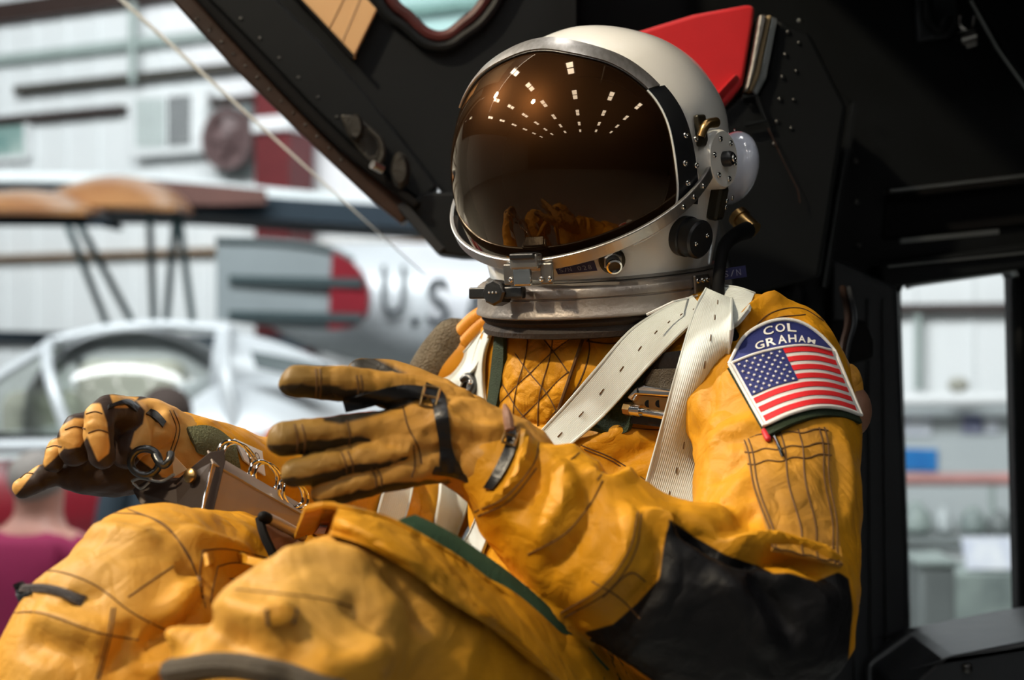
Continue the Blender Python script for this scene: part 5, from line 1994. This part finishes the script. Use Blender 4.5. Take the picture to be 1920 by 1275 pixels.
# stars: nine rows of six and five
sp = []
for k in range(10):
    a = math.pi / 2 + k * math.pi / 5
    r = 1.0 if k % 2 == 0 else .42
    sp.append((r * math.cos(a), r * math.sin(a)))
for r in range(9):
    n_ = 6 if r % 2 == 0 else 5
    for c in range(n_):
        u = .035 + .425 * ((c + .5) / 6 if n_ == 6 else (c + 1) / 6)
        v = .025 + .515 * (r + .6) / 9.2
        vs = [pp(u + q[0] * .0165, v - q[1] * .024, .0022) for q in sp] + [pp(u, v, .0028)]
        obj('star', (vs, [(k, (k + 1) % 10, 10) for k in range(10)]), 'patch_white', patch, smooth=False)
CW, GW = .098, .083
for k, ch in enumerate('COL'):
    letter_on(lambda u, v: pp(u, v, .0024), ch, .335 + k * .098, .335 + k * .098 + .078, -.86, -.56, 'patch_white', patch, 0, bold=.018)
for k, ch in enumerate('GRAHAM'):
    letter_on(lambda u, v: pp(u, v, .0024), ch, .245 + k * .094, .245 + k * .094 + .076, -.44, -.14, 'patch_white', patch, 0, bold=.018)


# ================================================================== harness straps
def strap(pa, pb, off, name='harness_strap', m='web_white', du=5, dv=2, uvs=(10, 8), nu=40, th=.0028, bvh=None, stitch=True, tilt=0.0):
    fn0 = drape(between(pa, pb), 26, 7, off, du, dv, bvh or TV)
    fn = (lambda u, v, e=0.0: fn0(u, v, e + tilt * (v - .5)))
    o = grid_obj(fn, nu, 9, th, m, name, PILOT, uv=True, uvs=uvs)
    for v in (0.0, 1.0):
        obj('strap_selvedge', tube([fn(i / 30, v) for i in range(31)], .0014, 6), m, o)
    if stitch:
        for k in range(11):
            u = .04 + k * .09
            obj('stitch', tube([fn(u, .5, .0008), fn(u + .022, .52, .0008)], .0005, 5), 'thread_brown', o)
    return o, fn


# diagonal strap across the chest and the long straight strap
strap([(1300, 556), (1240, 582), (1180, 622), (1120, 690), (1060, 760), (1000, 825), (960, 870)], [(1330, 590), (1300, 604), (1270, 630), (1210, 692), (1130, 780), (1050, 850), (1010, 890)], .019, uvs=(9, 9))
strap([(1325, 540), (1302, 585), (1268, 700), (1235, 820), (1205, 930), (1185, 1020)], [(1372, 560), (1368, 650), (1352, 760), (1325, 860), (1295, 950), (1265, 1040)], .024, uvs=(9, 9))
strap([(1350, 535), (1385, 540), (1415, 550)], [(1355, 600), (1375, 610), (1402, 580)], .012, uvs=(4, 9), nu=16, du=2, stitch=False)
# straps at the far shoulder
strap([(908, 612), (870, 660), (830, 695), (790, 725), (760, 790)], [(918, 625), (897, 680), (870, 712), (855, 740), (830, 790)], .012, uvs=(5, 5), du=3, stitch=False)
strap([(914, 610), (898, 640), (882, 700), (868, 790)], [(930, 600), (908, 660), (905, 720), (910, 790)], .016, uvs=(5, 5), du=3, stitch=False)
# lap straps low in the body
strap([(735, 880), (722, 915), (705, 975), (695, 1010)], [(778, 880), (770, 930), (755, 985), (745, 1020)], .006, uvs=(3, 5), nu=20, du=2, stitch=False)
strap([(828, 870), (826, 930), (812, 1010), (805, 1060)], [(890, 880), (878, 945), (850, 1020), (840, 1060)], .012, uvs=(3, 5), nu=20, du=2, stitch=False)
strap([(905, 940), (880, 1000), (855, 1035), (830, 1060)], [(925, 980), (905, 1030), (895, 1060), (880, 1080)], .010, uvs=(3, 5), nu=20, du=2, stitch=False)
# green velcro strips, quilted chest panel
bandstrap([(928, 612), (920, 690), (912, 760), (908, 800)], [(944, 625), (942, 690), (930, 760), (920, 800)], TV, .012, .004, 'olive_velcro', 'velcro_strip', du=2)
bandstrap([(1118, 770), (1150, 745), (1190, 705), (1215, 670)], [(1105, 800), (1170, 812), (1186, 770), (1225, 700)], TV, .007, .004, 'olive_velcro', 'velcro_strip', du=2)
Q0 = between([(938, 608), (990, 612), (1040, 612), (1098, 620)], [(925, 800), (960, 805), (1010, 800), (1040, 790)])
qfn = drape(Q0, 14, 14, .004, 2, 2, TV)


def quilt(u, v, e=0.0):
    g = abs(math.sin(math.pi * (u * 2 + v * 2.4))) * abs(math.sin(math.pi * (u * 2 - v * 2.4 + .2)))
    return qfn(u, v, e + .0035 * min(1, g * 2.2))


qp = grid_obj(lambda u, v: quilt(u, v), 40, 40, .003, 'panel_yellow', 'quilted_panel', PILOT)
for k in range(-2, 5):
    for s in (1, -1):
        pts = []
        for i in range(61):
            v = i / 60
            u = (k * .5 - s * v * 1.2 + (0 if s > 0 else -.1))
            u = (k - s * v * 2.4 - (0 if s > 0 else .2)) / 2
            if 0.02 < u < .98:
                pts.append(quilt(u, v, .0006))
        if len(pts) > 4:
            obj('quilt_stitch', tube(pts, .0007, 5), 'thread_brown', qp)
for u in (.33, .64):
    obj('quilt_stitch', tube([quilt(u + .03 * math.sin(i / 6), i / 40, .0012) for i in range(41)], .0006, 5), 'thread_brown', qp)
obj('panel_piping', tube([quilt(i / 20, 0) for i in range(21)] + [quilt(1, i / 20) for i in range(1, 21)], .0018, 6), 'thread_brown', qp)
seam([(1100, 622), (1105, 660), (1085, 720), (1040, 790)], .0009)
seam([(1100, 640), (1140, 645), (1180, 640)], .0008)
# chest buckle
bfn = drape(lambda u, v: (lerp(1172, 1270, u), lerp(640, 800, v)), 8, 8, .008, 1, 1, TV)


def bpt(x, y, e=0.0):
    return bfn((x - 1172) / 98, (y - 640) / 160, e)


def bplate(pix, e, th, m, name, parent, bevel=.001):
    pts = [bpt(x, y, e + th) for x, y in pix]
    nrm = (bpt(1270, 640) - bpt(1172, 640)).cross(bpt(1172, 800) - bpt(1172, 640)).normalized()
    if nrm.dot(Vector((0, 1, 0))) < 0:
        nrm = -nrm
    return obj(name, plate(pts, nrm * th), m, parent, smooth=False, bevel=bevel)


ab = bplate([(1215, 665), (1290, 655), (1290, 700), (1228, 690), (1205, 720)], .0, .004, 'black_leather', 'buckle_pad', PILOT)
bplate([(1212, 708), (1222, 692), (1290, 690), (1290, 730), (1205, 730)], .002, .004, 'dark_web', 'buckle_web', PILOT)
cb_ = bplate([(1174, 746), (1190, 728), (1205, 722), (1280, 734), (1280, 746), (1192, 740), (1184, 752)], .007, .010, 'chrome', 'chest_buckle', PILOT, .0015)
bplate([(1184, 752), (1194, 740), (1280, 748), (1280, 772), (1210, 768), (1190, 764)], .002, .009, 'brass', 'buckle_face', PILOT, .001)
for x in (1216, 1236):
    q = bpt(x, 757, .0115)
    obj('buckle_hole', xf(mtx(q, (0, -1, 0)), lathe([(.0001, .0002), (.0035, .0002), (.0035, -.002)], 16)), 'black_matte', cb_)
q = bpt(1200, 731, .0155)
obj('buckle_slot', xf(mtx(q, (-.2, -1, .3)), box(.005, .006, .001)), 'black_matte', cb_, smooth=False)
obj('buckle_roller', tube([bpt(1186, 768, .012), bpt(1204, 770, .012)], .006, 14), 'chrome', cb_)
obj('buckle_pin', tube([bpt(1174, 766, .012), bpt(1186, 768, .012)], .0065, 8), 'brass', cb_)
obj('buckle_rod', tube([bpt(1204, 772, .010), bpt(1280, 784, .010)], .004, 12), 'chrome', cb_)
bplate([(1180, 778), (1280, 788), (1280, 806), (1182, 794)], .0, .003, 'black_leather', 'buckle_base', PILOT)
# steel hook between the far straps
hk = P(866, 728, hit(TV, 880, 730)[0].y - .02)
Mh = mtx(hk, (-.3, -1, .2), (0, 0, 1))
obj('strap_hook', join(tube([Mh @ Vector((.008, .002, 0)), Mh @ Vector((.012, -.006, 0)), Mh @ Vector((.006, -.013, 0)), Mh @ Vector((-.003, -.010, 0)), Mh @ Vector((-.010, -.004, 0)), Mh @ Vector((-.014, -.010, 0))], [.003, .005, .006, .0055, .005, .004], 12, sm=4)), 'dark_steel', PILOT)
for dx, dy in ((.006, -.011), (-.010, -.006)):
    screw_at(Mh @ Vector((dx, dy, .005)), (-.3, -1, .2), PILOT, 1.0)
obj('strap_pad', plate([P(x, y, hk.y + .02) for x, y in ((905, 640), (902, 700), (885, 775), (838, 775), (860, 720))], (0, .01, 0)), 'black_leather', PILOT, smooth=False)

# ------------------------------------------------------------------ yellow hoses and knit sleeve at the far shoulder
def hose(pix, r):
    rows = catmull([list(P(*q)) for q in pix], 40)
    rr = [r * (1 + .10 * math.sin(i * 2 * math.pi / 5.0)) for i in range(len(rows))]
    obj('oxygen_hose', tube([Vector(q) for q in rows], rr, 14), 'hose_yellow', PILOT)


hose([(938, 575, 1.47), (900, 592, 1.50), (874, 614, 1.53), (850, 645, 1.56)], .0085)
hose([(950, 582, 1.46), (915, 602, 1.49), (888, 626, 1.52), (862, 655, 1.55)], .0085)
kn = limb([(852, 640, 1.555, .026), (826, 675, 1.56, .027), (800, 718, 1.57, .026), (786, 760, 1.58, .024)], 20)
obj('knit_sleeve', kn, 'knit_brown', PILOT)
obj('hose_guard', limb([(872, 660, 1.55, .022), (850, 690, 1.555, .024), (830, 720, 1.56, .020)], 16), 'hose_yellow', PILOT)
# brown leather lobe behind the left shoulder, red tag
obj('shoulder_lobe', ellipsoid(P(1597, 770, 1.295), [(.017, .0, 0), (0, .03, 0), (0, 0, .024)], 20, 14), 'brown_leather', PILOT)
obj('shoulder_lobe', ellipsoid(P(1590, 735, 1.295), [(.012, .0, -.01), (0, .02, 0), (0.006, 0, .024)], 20, 14), 'worn_yellow', PILOT)
obj('red_tab', xf(mtx(P(1608, 970, 1.25), (1, -1, 0)), box(.012, .006, .003)), 'red_tag', PILOT, smooth=False)

# ------------------------------------------------------------------ seams of the suit
for pix in ([(1395, 640), (1440, 590), (1500, 578), (1550, 606)], [(1405, 650), (1448, 600), (1510, 590)],
            [(1070, 862), (1130, 815), (1150, 830)], [(1090, 835), (1150, 860), (1210, 900)], [(1095, 842), (1150, 866), (1205, 905)], [(1120, 900), (1150, 860)],
            [(1160, 800), (1220, 806), (1250, 806)],
            [(890, 960), (950, 930), (1000, 870), (1010, 830)], [(896, 968), (956, 938), (1006, 878)],
            [(990, 1040), (1060, 1000), (1110, 940), (1130, 900)], [(1050, 1150), (1130, 1100), (1180, 1030), (1195, 960)], [(1058, 1158), (1140, 1108), (1190, 1036), (1202, 964)],
            [(1130, 1120), (1180, 1075), (1210, 1090)], [(1110, 1090), (1160, 1120), (1200, 1160)]):
    seam(pix)
# sleeve pocket
pkf = drape(between([(1388, 815), (1410, 900), (1440, 1000), (1450, 1028)], [(1552, 800), (1562, 880), (1572, 980), (1580, 1060)]), 14, 12, .003, 2, 2)
pk = grid_obj(pkf, 30, 24, .003, 'worn_yellow', 'sleeve_pocket', PILOT)
for v in (0.02, 0.07, .45, .66, .90, .96):
    obj('pocket_stitch', tube([pkf(i / 24, v + (.02 * math.sin(i * .5)), .0006) for i in range(25)], .0007, 5), 'thread_brown', pk)
for u in (.02, .13, .22, .985):
    obj('pocket_stitch', tube([pkf(u + .01 * math.sin(i), i / 20, .0006) for i in range(21)], .0007, 5), 'thread_brown', pk)
obj('pen', tube([pkf(.0, .36, .004), pkf(.10, .40, .005), pkf(.20, .43, .003)], .0014, 8), 'chrome', PILOT)
obj('pen_cap', tube([pkf(-.01, .28, .005), pkf(.05, .30, .005)], .0028, 10, cap='round'), 'red_tag', PILOT)

# ------------------------------------------------------------------ knees: seams, zip, pockets
for pix in ([(205, 962), (280, 970), (340, 1020), (370, 1080), (380, 1130)], [(240, 955), (310, 985), (350, 1040), (375, 1090)], [(65, 1075), (110, 1072), (180, 1098), (250, 1150), (330, 1190)],
            [(20, 1150), (80, 1150), (180, 1185), (260, 1200)], [(210, 1140), (200, 1200), (180, 1275)], [(216, 1140), (206, 1200), (186, 1275)], [(0, 1180), (20, 1150), (22, 1130)],
            [(240, 1120), (290, 1085), (325, 1062)], [(380, 1032), (430, 1030), (500, 1046)], [(380, 1032), (375, 1080), (385, 1140)], [(408, 1062), (440, 1055), (480, 1060)], [(408, 1062), (400, 1100), (395, 1130)],
            [(430, 1085), (500, 1090), (600, 1102), (660, 1120)], [(440, 1105), (510, 1112), (600, 1122), (660, 1138)], [(340, 1240), (420, 1230), (500, 1245), (620, 1275)], [(335, 1250), (420, 1242), (500, 1258), (600, 1280)]):
    seam(pix, .0006)
zf, zfn = bandstrap([(40, 1096), (80, 1094), (120, 1102), (162, 1118)], [(34, 1108), (76, 1110), (116, 1120), (152, 1137)], BV, .003, .003, 'zip_brown', 'zip', nu=16, du=2)
for k in range(26):
    u = .04 + k * .036
    obj('zip_tooth', tube([zfn(u, .35, .003), zfn(u, .65, .003)], .0006, 5), 'dark_steel', zf)
bandstrap([(28, 1106), (40, 1100), (52, 1098)], [(30, 1118), (42, 1114), (54, 1112)], BV, .006, .004, 'dark_steel', 'zip_pull', nu=6, du=1)
pf, _ = bandstrap([(388, 1036), (430, 1036), (500, 1050)], [(392, 1058), (440, 1054), (490, 1062)], BV, .004, .003, 'panel_yellow', 'thigh_pocket_flap', nu=16, du=2)
lf, lfn = bandstrap([(496, 1142), (530, 1134), (560, 1142)], [(500, 1176), (530, 1170), (552, 1170)], BV, .003, .003, 'worn_yellow', 'loop_tab', nu=8, du=2)
obj('tab_stitch', tube([lfn(.05, .05, .001), lfn(.05, .95, .001)], .0012, 5), 'zip_brown', lf)
obj('tab_stitch', tube([lfn(.95, .05, .001), lfn(.95, .95, .001)], .0012, 5), 'zip_brown', lf)
obj('cuff_band', tube([q for q in [bh(x, y, .002) and bh(x, y, .002)[0] for x, y in catmull([(325, 1262), (420, 1252), (520, 1268), (640, 1300)], 6)] if q], .008, 8), 'dark_web', PILOT)

# flap standing off the left thigh, green lining on its far side
lo = []
for x, y in catmull([(552, 1012), (600, 1002), (680, 1022), (760, 1068), (830, 1118), (900, 1165), (980, 1222), (1060, 1290)], 8):
    q_ = hit(BV, x, y)
    lo.append(np.array((x, y, (q_[0].y if q_[0] is not None else 1.05) - .018)))
hi = catmull([(572, 955, .985), (620, 948, .985), (690, 962, .99), (780, 1000, 1.0), (860, 1050, 1.015), (940, 1110, 1.03), (1020, 1185, 1.045), (1100, 1270, 1.07)], 8)
G = []
for i, (a, b) in enumerate(zip(lo, hi)):
    row = []
    for j in range(15):
        t = j / 14
        w = noise.noise(Vector((i * .11, j * .22, 3.3)))
        w2 = 1 - 2 * abs(noise.noise(Vector((i * .05 + j * .16, j * .06, 1.7))))
        x, y, d = a + (b - a) * t
        k_ = min(1.0, .3 + i / 14)
        row.append(P(x, y + 5 * w * k_, d - k_ * (.012 * math.sin(math.pi * t) + .014 * w2 * math.sin(math.pi * min(t * 1.1, 1)) + .007 * w)))
    G.append(row)
fl = obj('thigh_flap', sheet(G, .003), 'panel_yellow', PILOT)
obj('flap_hem', tube([r[-1] for r in G], .0022, 6), 'panel_yellow', fl)
lin = [[P(x - 4, y + 6, d + .012), P(x + 22, y - 8, d + .02), P(x + 44, y - 14, d + .035)] for k, (x, y, d) in enumerate(hi[20:])]
obj('flap_lining', sheet(lin, .002), 'green_lining', fl)
obj('flap_lining', sheet([[P(x - 2, y + 3, d + .010), P(x + 10, y - 3, d + .02)] for x, y, d in hi[6:24]], .002), 'olive_band', fl)
# wiry cord and brass clip between flap and forearm
obj('flap_clip', xf(mtx(P(1026, 1160, 1.08), (-.2, -1, .3), (.3, 0, 1)), box(.006, .014, .004)), 'brass', PILOT, smooth=False, bevel=.001)

mat('kneeboard_shaded', (0.035, 0.022, 0.016), 0.5, 0.3, bump=0.03, bscale=200, var=0.4, vscale=14)  # same metal as the front plate, with its shade put into the colour
# ================================================================== kneeboard on the far knee
kb = empty('kneeboard', P(400, 960, 1.28), label='bent metal kneeboard box with ring binding resting between the knees', cat='kneeboard')
DK = 1.24
a0, a1, a2, a3 = P(247, 915, 1.27), P(393, 846, 1.22), P(366, 962, 1.20), P(262, 950, 1.25)
obj('end_plate', plate([P(247, 918, 1.262), P(275, 900, 1.255), P(330, 900, 1.24), P(393, 847, 1.215), P(396, 868, 1.213), P(374, 962, 1.20), P(352, 955, 1.21), P(330, 945, 1.22), P(285, 948, 1.245), P(262, 945, 1.25)], (.012, .003, .002)), 'kneeboard_shaded', kb, smooth=False, bevel=.0008)
G = [[P(396, 868, 1.212), P(388, 915, 1.207), P(374, 961, 1.2), P(372, 966, 1.20)], [P(485, 920, 1.24), P(478, 952, 1.235), P(465, 985, 1.23), P(463, 990, 1.23)], [P(590, 975, 1.27), P(585, 1000, 1.268), P(578, 1030, 1.265), P(576, 1036, 1.265)]]
obj('front_plate', sheet(G, .0015), 'kneeboard_metal', kb, smooth=False)
G = [[P(388, 846, 1.222), P(398, 870, 1.210)], [P(480, 900, 1.25), P(486, 922, 1.238)], [P(592, 964, 1.285), P(594, 982, 1.268)]]
obj('top_flange', sheet(G, .0015), 'kneeboard_metal', kb, smooth=False)
obj('bottom_edge', tube([P(330, 946, 1.218), P(352, 953, 1.208), P(372, 964, 1.198), P(378, 958, 1.197), P(397, 870, 1.209)], .0012, 6), 'chrome', kb)
obj('rivet', xf(mtx(P(356, 892, 1.214), (-.5, -.9, .2)), lathe([(.0065, -.001), (.0062, .0012), (.004, .0026), (.0005, .003)], 18)), 'brass', kb)
for x, y, r in ((440, 862, .016), (494, 893, .013), (545, 925, .012)):
    c = P(x, y, 1.26)
    ring = [c + Vector((.2, .9, 0)).normalized() * r * math.cos(t) * .6 + Vector((.55, -.1, -.25)).normalized() * r * math.cos(t) * .8 + U3 * r * math.sin(t) for t in [math.pi * 2 * k / 20 for k in range(21)]]
    obj('binder_ring', tube(ring, .0016, 8), 'chrome', kb)
    ring2 = [q + Vector((.004, .003, -.002)) for q in ring]
    obj('binder_ring', tube(ring2, .0014, 8), 'chrome', kb)
obj('paper_corner', plate([P(322, 850, 1.28), P(350, 880, 1.27), P(326, 895, 1.27)], (0, .002, 0)), 'placard_tan', kb, smooth=False)
# wavy spring clip and looped handle hanging on the kneeboard
hd = empty('looped_tool', P(285, 900, 1.25), label='dark steel looped tool with a hook beside the gloved hand', cat='tool')
lp = [P(272, 866, 1.235) + Vector((.0125 * math.cos(t), 0, .0115 * math.sin(t))) for t in [2 * math.pi * k / 24 for k in range(25)]]
obj('loop', tube(lp, .0034, 12), 'dark_steel', hd)
obj('hook', tube([P(290, 852, 1.235), P(298, 866, 1.23), P(308, 872, 1.23), P(318, 862, 1.23), P(320, 850, 1.235)], .0036, 12, sm=5), 'dark_steel', hd)
obj('shank', tube([P(278, 884, 1.235), P(282, 900, 1.235)], .002, 8), 'worn_steel', hd)
obj('spring_clip', tube([P(248, 902, 1.245), P(262, 896, 1.24), P(284, 900, 1.236), P(305, 902, 1.232), P(326, 890, 1.226)], .0016, 8, sm=5), 'worn_steel', hd)
obj('spring_clip', tube([P(250, 906, 1.243), P(264, 916, 1.24), P(280, 904, 1.236)], .0012, 8, sm=5), 'worn_steel', hd)
# brown leather pen sleeve beside it
ps = empty('pen_sleeve', P(520, 1010, 1.17), label='brown leather sleeve holding a pen beside the kneeboard', cat='pen sleeve')
obj('leather', plate([P(487, 975, 1.165), P(498, 968, 1.165), P(560, 1000, 1.19), P(560, 1060, 1.16), P(520, 1050, 1.15), P(505, 1010, 1.155)], (.004, .012, 0)), 'brown_leather', ps, smooth=False, bevel=.002)
obj('pen', tube([P(498, 970, 1.158), P(520, 980, 1.165), P(566, 1005, 1.18)], .0045, 10, cap='round'), 'kneeboard_metal', ps)
obj('pen_tip', tube([P(494, 969, 1.156), P(501, 972, 1.158)], .0048, 10, cap='round'), 'black_matte', ps)
obj('cord_edge', tube([P(487, 972, 1.16), P(494, 1000, 1.152), P(512, 1040, 1.145), P(520, 1060, 1.145)], .004, 8, sm=4), 'black_matte', ps)
obj('felt_edge', tube([P(385, 970, 1.19), P(430, 980, 1.185), P(470, 1000, 1.18), P(500, 1030, 1.17)], .006, 8, sm=4), 'olive_band', kb)
